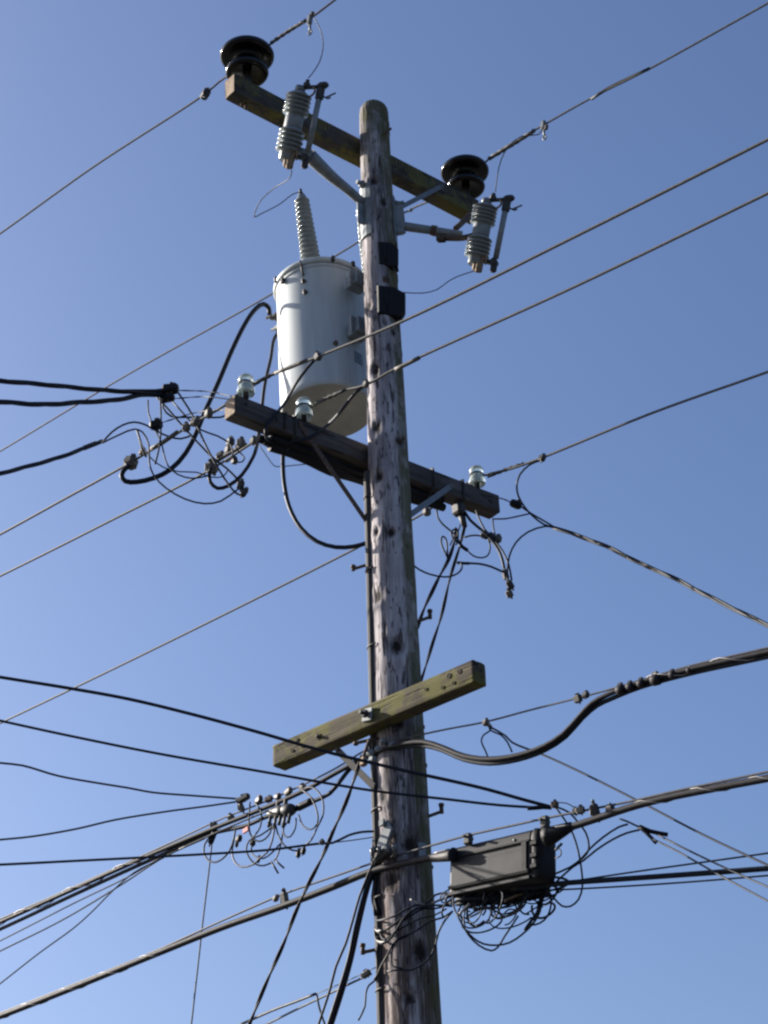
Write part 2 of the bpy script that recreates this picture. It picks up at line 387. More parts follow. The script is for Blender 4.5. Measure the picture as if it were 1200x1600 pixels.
# ------------------------------------------------------------------ crossarms
def beam(L, w, h, seg=90, bev=0.008, seed=0):
    mb = MB(); rg = []
    def sec(x, ins=0):
        out = []; X, Z = w/2-ins, h/2-ins; b = bev
        per = []
        for cx, cz, a0 in ((X-b, Z-b, 0), (-X+b, Z-b, 90), (-X+b, -Z+b, 180), (X-b, -Z+b, 270)):
            for t in (0, 45, 90): per.append((cx+b*math.cos(rad(a0+t)), cz+b*math.sin(rad(a0+t))))
        full = []
        for i in range(len(per)):
            p, q = per[i], per[(i+1) % len(per)]; full.append(p)
            if math.dist(p, q) > 0.03:
                for t in (.25, .5, .75): full.append((p[0]+(q[0]-p[0])*t, p[1]+(q[1]-p[1])*t))
        for y, z in full:
            nn = noise.noise(Vector((x*1.3+seed, y*24, z*24)))*0.0028+noise.noise(Vector((x*0.8+seed*3, y*60, z*60)))*0.002
            k = 1+nn/(w/2)
            out.append(Vector((x+0.004*noise.noise(Vector((y*30, z*30, seed))), y*k, z*k)))
        return out
    rg = [sec(-L/2, bev*.6)]+[sec(-L/2+bev*.6+(L-bev*1.2)*i/seg) for i in range(seg+1)]+[sec(L/2, bev*.6)]
    mb.ring_stack(rg, False, True); n = len(rg[0])
    mb.cur = 1; mb._f(tuple(reversed(range(n))), False); mb._f(tuple((len(rg)-1)*n+j for j in range(n)), False)
    return mb
class Arm: pass
def crossarm(label, az, s0, s1, off, w, h, ztop, m, seed):
    A = Arm(); A.az, A.w, A.h, A.ztop, A.off = az, w, h, ztop, off
    A.u = Vector((math.cos(az), math.sin(az), 0)); A.n = Vector((-math.sin(az), math.cos(az), 0))
    A.c = A.n*off + A.u*((s0+s1)/2) + Vector((0, 0, ztop-h/2)); A.R = RZ(az); A.L = s1-s0
    A.root = thing('crossarm', label, 'crossarm', A.c, A.R, 'wooden crossarms on the pole')
    beam(A.L, w, h, seed=seed).build('beam', [m, 'endgrain' if seed < 3 else m], A.root)
    A.loc = lambda p: A.R.transposed() @ (Vector(p)-A.c)
    A.pt = lambda s, dn, z: A.u*s + A.n*(off+dn) + Vector((0, 0, z))
    A.top = lambda x, y: onz(x, y, ztop)
    return A
A1 = crossarm('topmost wooden crossarm carrying the two black insulators', rad(40.95), -1.205, 1.149, .17, .115, .17, 11.218, 'arm', 1)
A2 = crossarm('grey wooden crossarm at mid pole carrying the clear glass insulators', rad(39.5), -1.162, 1.108, .18, .118, .145, 8.509, 'arm_low', 2)
A3 = crossarm('greenish mossy wooden crossarm with no insulators, lowest on the pole', rad(-42.35), -.864, .854, -.215, .11, .145, 6.48, 'arm_moss', 3)

def brace(A, p, q, w=0.034, t=0.006, m='steel', twist=None):
    a, b = A.loc(p), A.loc(q); F = frame(b-a, twist if twist is not None else Vector((0, 1, 0)))
    mb = MB(); mb.box((a+b)/2, (t, w, (b-a).length), F); 
    for e in (a, b):
        d = F@Vector((1, 0, 0)); mb.rod(e-d*.012, e+d*.012, .013, 6)
    return mb.build('brace', m, A.root)
def fplane(A, x, y, dn=-0.004):      # where a sight line meets the arm's near face
    P = A.n*(A.off-A.w/2+dn); return on(x, y, P, A.az)
# arm 1: braces, bolts, faded yellow paint
brace(A1, fplane(A1, 690, 291), at(610, 332, .0), .036, .006)
brace(A1, fplane(A1, 655, 318)+A1.n*.10, at(610, 340, .06), .012, .012)
for (x, y) in ((382, 136), (448, 165), (706, 305)):
    p = fplane(A1, x, y); mb = MB(); mb.rod(A1.loc(p-A1.n*.01), A1.loc(p+A1.n*.02), .011, 8); mb.build('bolt_end', 'rust', A1.root)
for s_ in (-1.10, -1.06):
    p = A1.pt(s_+.0, .0, A1.ztop-A1.h); mb = MB(); mb.rod(A1.loc(p-Vector((0, 0, .05))), A1.loc(p+Vector((0, 0, .02))), .012 if s_ > -1.08 else .008, 8); mb.build('pin_nut', 'rust', A1.root)
def paint_patch(x0, x1, yc):
    a, b = fplane(A1, x0, yc(x0), -.0025), fplane(A1, x1, yc(x1), -.0025)
    ua, ub = A1.loc(a).x, A1.loc(b).x; zt = A1.h/2-.012; n = max(4, int((ub-ua)/.03)); random.seed(n)
    for i in range(n):
        u = ua+(ub-ua)*(i+.5)/n; hh = random.uniform(.055, .085); ww = random.uniform(.007, .014)
        mb = MB(); mb.box((u, -A1.w/2-.0028, zt-hh/2-random.uniform(0, .01)), (ww, .003, hh)); ob = mb.build('faded_paint_stroke', 'yellow', A1.root)
paint_patch(612, 660, lambda x: 241+(x-610)*.52+14); paint_patch(497, 516, lambda x: 183+(x-497)*.52+14)
mb = MB(); mb.box(A1.loc(A1.pt(0, -A1.w/2-.006, A1.ztop-A1.h/2)), (.07, .008, .07)); mb.rod(A1.loc(A1.pt(0, -A1.w/2-.3, A1.ztop-A1.h/2)), A1.loc(A1.pt(0, A1.w/2+.04, A1.ztop-A1.h/2)), .01, 8); mb.build('arm_bolt', 'rust', A1.root)
# arm 2
brace(A2, fplane(A2, 468, 662), at(573, 815, -.02), .036, .007, 'rust')
brace(A2, fplane(A2, 704, 760), at(636, 808, -.03), .040, .007, 'steel')
for (x, y) in ((385, 631), (767, 782), (433, 655)):
    p = fplane(A2, x, y); mb = MB(); mb.rod(A2.loc(p-A2.n*.008), A2.loc(p+A2.n*.02), .013, 8); mb.build('bolt_end', 'dark', A2.root)
p = on(667, 800, A2.n*(A2.off), A2.az); mb = MB(); mb.box(A2.loc(p), (.05, .05, .05), None, .01); mb.rod(A2.loc(p), A2.loc(p+Vector((0, 0, .07))), .012, 8); mb.build('eye_bolt', 'connector', A2.root)
mb = MB(); mb.box(A2.loc(A2.pt(0, -A2.w/2-.006, A2.ztop-A2.h/2)), (.07, .008, .07)); mb.rod(A2.loc(A2.pt(0, -A2.w/2-.3, A2.ztop-A2.h/2)), A2.loc(A2.pt(0, A2.w/2+.04, A2.ztop-A2.h/2)), .01, 8); mb.build('arm_bolt', 'rust', A2.root)
# strap round the arm's right end with a clevis under it
s_ = A2.loc(fplane(A2, 724, 765)).x
mb = MB(); w2, h2 = A2.w/2+.006, A2.h/2+.006
mb.tube([(s_, -w2, -h2), (s_, -w2, h2)], .010, 6); mb.tube([(s_, -w2, h2), (s_, w2, h2)], .010, 6); mb.tube([(s_, w2, h2), (s_, w2, -h2)], .010, 6); mb.tube([(s_, w2, -h2), (s_, -w2, -h2)], .010, 6)
mb.box((s_, 0, -h2-.05), (.07, .09, .09), None, .015); mb.rod((s_+.02, 0, -h2-.08), (s_+.03, -.02, -h2-.19), .028, 8, .018); mb.build('arm_strap', 'dark', A2.root)
TIP = A2.c+A2.R@Vector((s_+.03, -.02, -h2-.185))
# arm 3: bolt with square washer, dark discs as hole shade, brace
p = fplane(A3, 575, 1117); F3 = RZ(0)
mb = MB(); q = A3.loc(p); mb.box(q+Vector((0, -.006, 0)), (.085, .012, .085), RY(rad(8)), .004); mb.build('square_washer', 'steelpaint', A3.root)
mb = MB(); mb.rod(q+Vector((0, .0, 0)), q+Vector((-.0, -.075, 0)), .013, 8); mb.box(q+Vector((0, -.03, 0)), (.05, .028, .05), RY(.5), .01); mb.build('through_bolt', 'dark', A3.root)
for (x, y, r_) in ((497, 1151, .017), (464, 1156, .009), (472, 1166, .009), (456, 1173, .009), (665, 1077, .009), (691, 1074, .010), (708, 1067, .009), (701, 1056, .013), (717, 1049, .012)):
    q = A3.loc(fplane(A3, x, y)); mb = MB()
    n_ = 12; F = frame((0, -1, 0))
    mb.lathe([(r_*1.25, -.004), (r_*1.25, .001), (r_, .0015), (r_, -.004)], F, q, n_, False); mb.cur = 1
    mb.lathe([(r_, -.001), (r_, .0005)], F, q, n_); mb.build('bolt_hole', ['arm_moss', 'hole'], A3.root)  # no recess cut: a proud disc, its dark colour stands for hole shade
q = A3.loc(fplane(A3, 497, 1151)); mb = MB(); mb.rod(q, q+Vector((0, -.02, 0)), .012, 6); mb.build('bolt_end', 'rust', A3.root)
brace(A3, on(527, 1172, A3.n*A3.off, A3.az), at(584, 1229, -.06), .042, .008, 'dark')

# ------------------------------------------------------------------ insulators
def prof(pts, sub=4):
    P = resample([Vector((r, z, 0)) for r, z in pts], 1e9) if False else None
    return pts
def make_black(label, loc):
    t = thing('pin_insulator', label, 'insulator', loc, None, 'black porcelain insulators on the top crossarm')
    mb = MB(); mb.lathe([(r_, z_*1.25+.025) for r_, z_ in [(.0, .045), (.085, .045), (.12, .03), (.148, .035), (.157, .05), (.15, .07), (.10, .11), (.088, .135), (.092, .155), (.13, .16), (.178, .158), (.195, .168), (.198, .182), (.188, .2), (.14, .225), (.085, .24), (.07, .252), (.075, .27), (.06, .285), (.0, .29)]], n=48)
    mb.build('porcelain', 'blackglaze', t)
    mb = MB(); mb.lathe([(.0, -.02), (.035, -.02), (.035, .0), (.028, .02), (.028, .10), (.0, .10)], n=14); mb.build('pin', 'dark', t)
    return t
z1 = A1.ztop+.02
B1 = make_black('black insulator on the left end of the topmost crossarm', A1.top(386, 131)+Vector((0, 0, .018)))
B2 = dup(B1, 'black insulator on the right end of the topmost crossarm', A1.top(729, 309)+Vector((0, 0, .018)))
B2.scale = (.97, .97, .97)
def make_glass(label, loc):
    t = thing('glass_insulator', label, 'insulator', loc, None, 'clear glass insulators on the mid crossarm')
    mb = MB(); mb.lathe([(.04, .02), (.056, .022), (.066, .018), (.070, .032), (.067, .062), (.060, .085), (.052, .097), (.050, .108), (.055, .122), (.060, .138), (.058, .158), (.044, .176), (.02, .184), (.0, .185)], n=32, cap=False)
    mb.lathe([(.0, .112), (.018, .106), (.03, .085), (.04, .02)], n=32, cap=False)
    mb.build('glass', 'glass', t)
    mb = MB(); mb.lathe([(.0, -.02), (.022, -.02), (.022, .04), (.016, .055), (.013, .095), (.0, .098)], n=14); mb.build('wooden_pin', 'hole', t)
    return t
G1 = make_glass('clear glass insulator nearest the left end of the mid crossarm', A2.top(384, 621)+Vector((0, 0, .01)))
G2 = dup(G1, 'clear glass insulator in front of the transformer bottom', A2.top(475, 657)+Vector((0, 0, .01)))
G3 = dup(G1, 'clear glass insulator on the right end of the mid crossarm', A2.top(746, 762)+Vector((0, 0, .01)))

# ------------------------------------------------------------------ transformer
TX = Vector((-.365, .437, 0))
TBOT, TTOP, TR = at(512, 644, .46), at(502, 452, .55), .335
TX = Vector((TBOT.x, TBOT.y, 0)); ZB = TBOT.z; ZT = ZB+(TTOP-TBOT).length
TL = frame(TTOP-TBOT, (1, 0, 0))
T = thing('pole_transformer', 'pale grey cylindrical transformer can hanging behind the pole', 'transformer', TX+Vector((0, 0, ZB)), TL)
H = ZT-ZB
mb = MB(); mb.lathe([(TR-.012, 0), (TR, .012), (TR, .05), (TR+.001, H*.5), (TR, H-.02)], n=72, cap=False); mb.build('tank', 'tank', T)
mb = MB(); mb.lathe([(0, .012), (TR-.012, .012), (TR-.012, .0), (TR-.016, -.002), (TR-.02, .008), (0, .010)], n=72, cap=False); mb.build('tank_bottom', 'tankbottom', T)
mb = MB(); mb.lathe([(TR-.001, H-.035), (TR+.014, H-.034), (TR+.022, H-.02), (TR+.022, H+.0), (TR+.012, H+.012), (TR-.03, H+.03), (TR*.5, H+.05), (0, H+.055)], n=72, cap=False); mb.build('lid', 'tank', T)
mb = MB(); mb.lathe([(TR-.002, H-.07), (TR+.006, H-.068), (TR+.006, H-.042), (TR-.002, H-.04)], n=72, cap=False); mb.build('lid_band', 'tank', T)
def tl(p): return TL.transposed() @ (Vector(p)-TX-Vector((0, 0, ZB)))
def tang(x, y):                          # where a sight line meets the tank's near side
    d = TL.transposed()@ray(x, y); o = tl(CO); a = d.x**2+d.y**2; b = 2*(o.x*d.x+o.y*d.y); c = o.x**2+o.y**2-TR*TR; q = max(0, b*b-4*a*c)
    return TX+Vector((0, 0, ZB))+TL@(o+d*((-b-math.sqrt(q))/(2*a)))
def bushing(base, tip, name='bushing', r=.078, n=15):
    base, tip = Vector(base), Vector(tip); L_ = (tip-base).length; F = frame(tip-base); pr = [(r*.9, 0), (r*.9, .03)]
    z = .03; dz = (L_-.09)/n
    for i in range(n):
        k = 1-.28*i/n; rr = r*k
        pr += [(rr*.74, z+dz*.12), (rr*.94, z+dz*.28), (rr, z+dz*.42), (rr*.97, z+dz*.58), (rr*.74, z+dz*.78)]; z += dz
    pr += [(r*.5, L_-.055), (r*.42, L_-.03), (r*.2, L_-.028)]
    mb = MB(); mb.lathe(pr, F, base, 28); b = mb.build(name, 'porcelain', T)
    mb = MB(); mb.lathe([(r*.24, L_-.035), (r*.24, L_-.005), (r*.15, L_), (r*.15, L_+.03), (0, L_+.032)], F, base, 12); mb.build('stud', 'dark', b)
    return b
b1top = at(470, 301, .36); b1base = at(488, 425, .42); b2base = at(583, 435, .50); b2top = at(566, 318, .50)
bushing(tl(b1base), tl(b1top)); bushing(tl(b2base), tl(b2top))
# bracket lugs, lid clamps, terminals, nameplate bolts
for (x, y) in ((435, 438), (445, 440), (519, 407), (549, 415)):
    p = tl(tang(x, y)); d = Vector((p.x, p.y, 0)).normalized(); mb = MB(); F = frame((0, 0, 1), d)
    mb.box(p+d*.018, (.03, .028, .05), F, .006); mb.build('lid_clamp', 'dark', T)
for (x, y) in ((475, 440), (477, 457), (524, 537)):
    p = tl(tang(x, y)); d = Vector((p.x, p.y, 0)).normalized(); F = frame(d)
    mb = MB(); mb.lathe([(0, -.005), (.020, -.005), (.020, .008), (.012, .012), (.012, .028), (0, .03)], F, p, 10); mb.build('tank_plug', 'connector', T)
p = tl(tang(560, 560)); d = Vector((p.x, p.y, 0)).normalized()
mb = MB(); mb.box(p+d*.002, (.004, .075, .10), frame((0, 0, 1), d), .001); mb.build('rating_plate', 'steel', T)
rg = [(TR*math.cos(rad(-58+t)), TR*math.sin(rad(-58+t))) for t in (-.5, .5)]
mb = MB(); mb.rod((rg[0][0], rg[0][1], .03), (rg[1][0], rg[1][1], H-.07), .0035, 6); mb.build('weld_seam', 'tank', T)
p0, p1 = tl(tang(469, 411)), tl(tang(474, 432)); mb = MB(); mb.tube([p0+Vector((0, -.02, 0)), p1+Vector((0, -.01, 0))], .008, 6); mb.build('earth_strap', 'dark', T)
for zf, dz in ((ZB+H*.80, .10), (ZB+H*.44, .12)):
    d = -TX.normalized(); side = Vector((-d.y, d.x, 0)); a = TX+d*(TR-.01)+Vector((0, 0, zf))
    mb = MB(); F = frame(d, (0, 0, 1))
    o = tl(a+d*.05)
    R2 = TL.transposed()@F
    mb.box(o, (dz, .13, .13), R2, .004); mb.build('hanger_bracket', 'steelpaint', T)
    mb = MB(); mb.box(tl(a+d*.07), (dz*1.15, .20, .012), R2); mb.build('hanger_plate', 'steelpaint', T)
for ang, zf in ((178, .80), (158, .80), (140, .80)):
    d = Vector((math.cos(rad(ang)), math.sin(rad(ang)), 0)); p = d*TR+Vector((0, 0, H*zf)); F = frame(d)
    mb = MB(); mb.lathe([(0, -.01), (.035, -.01), (.035, .015), (.024, .02), (.024, .05), (.012, .055), (.012, .085), (0, .088)], F, p, 14); mb.build('terminal', 'porcelain' if ang != 178 else 'connector', T)

# ------------------------------------------------------------------ cutout bracket on the pole and the two fuse cutouts
BR = thing('cutout_bracket', 'grey two armed steel bracket bolted to the pole below the topmost crossarm', 'bracket', (0, 0, 10.6))
o_ = Vector((0, 0, 10.6))
def bl(p): return Vector(p)-o_
La, Lb = pole_hit(568, 318), at(483, 243, -.50)
Lm = La.lerp(Lb, .6)+Vector((0, 0, -.012))
mb = MB(); mb.tube([bl(La), bl(La.lerp(Lb, .3)), bl(Lm), bl(Lb)], lambda t: .034+.030*max(0, t-.35), 16, .05); mb.build('left_tube', 'steelpaint', BR)
Ra, Rb = at(606, 350, -.0), at(722, 367, -.02)
mb = MB(); mb.tube([bl(Ra), bl(Ra.lerp(Rb, .5)), bl(Rb)], lambda t: .036-.008*t, 16, .05); mb.build('right_tube', 'steelpaint', BR)
mb = MB(); F = frame((Rb-Ra)); e = Ra.lerp(Rb, .62); mb.rod(bl(e-F@Vector((0, 0, .02))), bl(e+F@Vector((0, 0, .02))), .040, 14); mb.box(bl(at(690, 372, -.03)), (.08, .05, .07), None, .02); mb.rod(bl(at(690, 373, -.08)), bl(at(690, 373, .03)), .014, 8)
mb.build('right_clamp', 'rust', BR)
mb = MB(); mb.tube([bl(at(698, 372, -.05)), bl(at(722, 372, -.06)), bl(at(740, 368, -.06))], .022, 10, .03); mb.build('cutout_strap', 'rust', BR)
mb = MB(); mb.tube([bl(at(712, 357, .05)), bl(at(724, 346, .12)), bl(at(735, 335, .17))], .022, 8, .03); mb.build('cutout_strap', 'rust', BR)
mb = MB(); mb.rod(bl(Lb), bl(at(462, 236, -.60)), .045, 12, .03); mb.build('left_clamp', 'steelpaint', BR)
# plates that wrap the pole
def plate(x, y0, y1, wdeg, nm):
    pa, pb = pole_hit(x, y0), pole_hit(x, y1); a0 = math.atan2(pa.y, pa.x); mb = MB(); rg = []
    for z in (pb.z, pa.z):
        r = prad(z)
        inner = [(math.cos(a0+rad(t)), math.sin(a0+rad(t))) for t in (-wdeg, -wdeg/3, wdeg/3, wdeg)]
        rg.append([bl(Vector((c*(r+.004), s*(r+.004), z))) for c, s in inner]+[bl(Vector((c*(r+.016), s*(r+.016), z))) for c, s in reversed(inner)])
    mb.ring_stack(rg, True, False); mb.build(nm, 'steelpaint', BR); return a0, pa, pb
a0, pa, pb = plate(570, 290, 372, 26, 'left_plate')
d = Vector((math.cos(a0), math.sin(a0), 0))
mb = MB()
q0, q1 = bl(pb+d*.02), bl(La)
mb.prism([(-.06, -.13), (.02, -.13), (.02, .10), (-.01, .10), (-.07, .02)], .010, frame(d.cross(Vector((0, 0, 1))), d), bl((pa+pb)/2+d*.05)); mb.build('left_gusset', 'steelpaint', BR)
mb = MB(); p = bl(pa+d*.03); mb.rod(p-d*.02, p+d*.045, .016, 8); mb.lathe([(0, 0), (.03, 0), (.028, .02), (.012, .032), (0, .034)], frame(d), p-d*.012, 12); mb.build('plate_bolt', 'steel', BR)
a1, pa, pb = plate(617, 312, 380, 24, 'right_plate')
d = Vector((math.cos(rad(-12)), math.sin(rad(-12)), 0)); gc = Vector((0, 0, at(620, 346, 0).z)); rp = prad(gc.z)
mb = MB(); mb.prism([(-.05, -.15), (.045, -.15), (.06, -.02), (.05, .14), (.0, .17), (-.05, .17)], .012, frame(d.cross(Vector((0, 0, 1))), d), bl(gc+d*(rp+.02))); mb.build('right_gusset', 'steelpaint', BR)
for f in (.14, -.13):
    p = bl(gc+d*(rp+.02)+Vector((0, 0, f))); mb = MB(); mb.rod(p-d*.03, p+d*.06, .014, 8); mb.build('plate_bolt', 'steel', BR)

def make_cutout(label, pt, pb, size):
    zax = (pt-pb).normalized(); Lc = (pt-pb).length
    # x axis of the cutout points to the fuse tube (towards the right)
    F = frame(zax, Vector((0.92, -0.25, 0)))
    t = thing('fuse_cutout', label, 'fuse cutout', pb, F, 'grey porcelain fuse cutouts hung off the bracket')
    r = size; pr = []
    def sheds(z0, z1, n):
        dz = (z1-z0)/n; out = []
        for i in range(n):
            z = z0+i*dz
            out += [(r*.70, z+dz*.05), (r*.93, z+dz*.16), (r, z+dz*.32), (r*.96, z+dz*.50), (r*.74, z+dz*.68), (r*.68, z+dz*.88)]
        return out
    pr = [(r*.55, Lc*.02), (r*.62, Lc*.035), (r*.62, Lc*.12)]+sheds(Lc*.13, Lc*.43, 5)+[(r*.66, Lc*.44), (r*.66, Lc*.45)]
    mb = MB(); mb.lathe(pr, None, (0, 0, 0), 36); mb.build('lower_porcelain', 'porcelain', t)
    pr = [(r*.66, Lc*.60), (r*.66, Lc*.61)]+sheds(Lc*.62, Lc*.90, 5)+[(r*.62, Lc*.91), (r*.5, Lc*.925)]
    mb = MB(); mb.lathe(pr, None, (0, 0, 0), 36); mb.build('upper_porcelain', 'porcelain', t)
    mb = MB(); mb.lathe([(r*.68, Lc*.44), (r*.70, Lc*.45), (r*.70, Lc*.60), (r*.68, Lc*.61)], None, (0, 0, 0), 32); mb.build('mid_band', 'steelpaint', t)
    mb = MB(); mb.lathe([(r*.40, Lc*.92), (r*.40, Lc*.97), (r*.36, Lc*1.0), (r*.2, Lc*1.005), (0, Lc*1.005)], None, (0, 0, 0), 24); mb.build('top_cap', 'steel', t)
    fx = r*1.55
    mb = MB(); mb.box((fx*.62, 0, Lc*1.0), (fx*1.0, .03, .022), RY(rad(-8)), .006); mb.box((fx*1.12, 0, Lc*1.03), (.085, .05, .045), RY(rad(-12)), .015); mb.box((fx*.30, .0, Lc*1.02), (.045, .05, .05), None, .012); mb.rod((fx*.3, 0, Lc*1.02), (fx*.3, 0, Lc*1.09), .015, 8)
    mb.build('top_contact', 'dark', t)
    mb = MB(); mb.tube([(fx*.70, -.02, Lc*.99), (fx*.82, -.022, Lc*.95), (fx*.78, -.02, Lc*.90), (fx*.62, -.02, Lc*.86)], .008, 7, .02); mb.build('arc_horn', 'brass', t)
    mb = MB(); mb.rod((fx*1.0, 0, Lc*.14), (fx*1.06, 0, Lc*.93), .021, 14); mb.build('fuse_tube', 'steelpaint', t)
    mb = MB(); mb.box((fx*1.06, 0, Lc*.92), (.055, .05, .10), None, .012)
    mb.tube([(fx*1.06+.03, 0, Lc*.89), (fx*1.06+.065, 0, Lc*.865), (fx*1.06+.085, 0, Lc*.885)], .006, 6, .02); mb.tube([(fx*1.06+.05, 0, Lc*.88), (fx*1.06+.09, 0, Lc*.92), (fx*1.06+.115, 0, Lc*.945)], .006, 6, .02); mb.build('pull_ring', 'dark', t)
    mb = MB(); mb.box((fx*.55, 0, Lc*.085), (fx*.9, .045, .03), RY(rad(10)), .008); mb.rod((fx*.97, -.035, Lc*.08), (fx*.97, .035, Lc*.08), .025, 10); mb.box((fx*.98, 0, Lc*.02), (.045, .04, .09), None, .01); mb.build('hinge', 'dark', t)
    mb = MB(); mb.box((fx*.42, -.035, Lc*.10), (.02, .012, .10), RY(.15), .003); mb.box((fx*.57, -.035, Lc*.09), (.016, .012, .08), RY(-.1), .003); mb.box((r*.45, -.03, Lc*-.02), (.05, .03, .09), None, .008); mb.box((r*.15, -.01, Lc*.0), (.05, .05, .08), None, .01)
    mb.build('lower_terminal', 'brass', t)
    return t
c1t, c1b = at(470, 135, -.78), at(447, 254, -.58)
CU1 = make_cutout('grey ribbed fuse cutout in front of the topmost crossarm, left of the pole', c1t, c1b, .093)
c2t, c2b = at(761, 311, -.20), at(742, 416, -.04)
CU2 = make_cutout('grey ribbed fuse cutout hanging below the right end of the topmost crossarm', c2t, c2b, .091)

# ------------------------------------------------------------------ black plastic boxes on the pole
def pole_box(label, poly, z_off, thick, tail):
    pts = [pole_hit(x, y) for x, y in poly]
    c = sum(pts, Vector())/len(pts); d = Vector((0.12, -.99, 0)).normalized()
    t = thing('cover_box', label, 'box', c, None, 'black plastic boxes on the pole')
    F = frame(d, (0, 0, 1)); c2 = c+d*z_off
    def on_plane(x, y, dd):
        r = ray(x, y); P0 = c+d*dd; return CO+r*((P0-CO).dot(d)/r.dot(d))
    fr = [on_plane(x, y, thick) for x, y in poly]; mid = sum(fr, Vector())/len(fr)
    bk = [p-d*thick*1.4 for p in fr]
    fr2 = [mid+(p-mid)*.93 for p in fr]
    mb = MB(); mb.ring_stack([[p-c for p in bk], [p-c-d*thick*.25 for p in fr], [p-c for p in fr2]], True, False); mb.build('shell', 'plastic', t)
    hb = sum(fr[2:4], Vector())/2
    mb = MB()
    rim = [mid+(p-mid)*1.04-d*thick*.9-c for p in fr]; mb.ring_stack([rim, [p+d*.015 for p in rim]], True, False); mb.build('rim', 'plastic', t)
    a = on_plane(*tail[0], thick*.4)-c; b = on_plane(*tail[1], thick*.4)-c
    mb = MB(); mb.rod(a, b, .011, 8); mb.build('drain_tail', 'plastic', t)
    e0, e1 = on_plane(*[sum(v)/2 for v in zip(poly[0], poly[1])], thick)-c, on_plane(*[sum(v)/2 for v in zip(poly[-1], poly[-2])], thick)-c
    mb = MB(); mb.rod(e0.lerp(e1, .12)+d*.002, e0.lerp(e1, .88)+d*.002, .006, 6); mb.build('moulded_rib', 'plastic', t)
    for f in (.2, .8):
        q = (bk[0]-c).lerp(bk[-1]-c, f)+d*thick*.9+Vector((-.004, 0, 0)); mb = MB(); mb.rod(q-Vector((.012, 0, 0)), q+Vector((.004, 0, 0)), .010, 7); mb.build('lug_bolt', 'dark', t)
    return t
pole_box('small black plastic box on the pole below the grey bracket', [(590, 376), (612, 378), (623, 388), (623, 408), (614, 417), (592, 411)], .02, .055, ((619, 412), (621, 424)))
pole_box('larger black plastic box on the pole beside the transformer', [(589, 444), (615, 447), (634, 457), (634, 484), (622, 494), (590, 488)], .02, .065, ((625, 490), (628, 504)))

# ------------------------------------------------------------------ wires
def to_px(p):
    q = CR.transposed() @ (p-CO); return (600+FPX*q.x/-q.z, 800-FPX*q.y/-q.z)
def conv(pts, D):
    full = pts; pts = [to_px(p) if isinstance(p, Vector) else p for p in pts]
    n = len(pts); out = []; ln = [0]
    for i in range(1, n): ln.append(ln[-1]+math.hypot(pts[i][0]-pts[i-1][0], pts[i][1]-pts[i-1][1]))
    for i, p in enumerate(pts):
        f = ln[i]/max(1e-6, ln[-1])
        if isinstance(full[i], Vector): out.append(full[i]); continue
        if len(p) == 3: out.append(at(p[0], p[1], p[2])); continue
        if isinstance(D, tuple) and isinstance(D[0], Vector):
            q = on(p[0], p[1], D[0], D[1])
            if len(D) > 2: q = q + (CO-q).normalized()*D[2]*math.sin(f*math.pi)
            out.append(q)
        elif isinstance(D, tuple): out.append(at(p[0], p[1], D[0]+(D[1]-D[0])*f))
        else: out.append(at(p[0], p[1], D))
    return out
def extend(P, dist, at_start, droop=0.0):
    a, b = (P[0], P[1]) if at_start else (P[-1], P[-2])
    d = (a-b); d.normalize(); Q = []
    for k in (.25, .5, .75, 1.0): Q.append(a+d*dist*k+Vector((0, 0, droop*(k*dist)**2)))
    return list(reversed(Q))+P if at_start else P+Q
def wire(name, label, cat, pts, D, px, m='rubber', e0=0, e1=0, droop=.004, tw=None, group=None, parts=None, jitter=0.0, n=7):
    P = conv(pts, D); mid = P[len(P)//2]; r = px/2/ppm(mid)
    if e0: P = extend(P, e0, True, droop)
    if e1: P = extend(P, e1, False, droop)
    mb = MB()
    if tw: mb.twist(P, r*.62 if tw[0] > 1 else r, tw[0], tw[1], r*.55, 6)
    else: mb.tube(P, r, n, .06)
    o = mb.build(name, m, None, mid); tag(o, label, cat, group)
    o['_r'] = r
    return o, P
def lash(o, P, r, pitch, rr=.0026, name='lashing_wire', m='lash'):
    Q = resample(P, .05); fr = frames(Q); d = 0; out = []
    for i, (p, x, y) in enumerate(fr):
        if i: d += (Q[i]-Q[i-1]).length
        a = 2*math.pi*d/pitch; out.append(p+(x*math.cos(a)+y*math.sin(a))*r)
    mb = MB(); mb.path(out, rr, 5)
    c = mb.build(name, m); c.data.transform(Matrix.Translation(-o.location)); c.parent = o
    return c
def block(name, label, cat, x, y, D, size, m='connector', az=LINE, tilt=0.0, group=None, extra=0):
    p = conv([(x, y)], D)[0] if not isinstance(x, Vector) else x
    k = 1/ppm(p); sx, sy, sz = (s*k for s in size); F = RZ(az) @ RY(tilt) @ RX(random.uniform(-.5, .5)) @ RZ(random.uniform(-.3, .3))
    t = thing(name, label, cat, p, F, group)
    mb = MB(); mb.box((0, 0, 0), (sx, sy, sz), None, min(sx, sy, sz)*.22); mb.build('clamp_body', m, t)
    mb = MB(); mb.rod((sx*.1, 0, -sz*.75), (sx*.1, 0, sz*.8), min(sx, sy)*.16, 7); mb.box((sx*.1, 0, sz*.62), (sx*.4, sy*.6, sz*.22), RZ(.4), 0); mb.build('clamp_bolt', 'rust' if m != 'dark' else 'steel', t)
    if extra:
        mb = MB(); mb.box((-sx*.35, sy*.1, sz*.15), (sx*.35, sy*1.15, sz*.7), RY(.3), min(sx, sz)*.1); mb.build('clamp_jaw', m, t)
    return t

GP = 'bare power conductors along the street'
nb1 = B1.location+Vector((.0, .085, .185)); nb2 = B2.location+Vector((.0, .085, .18))
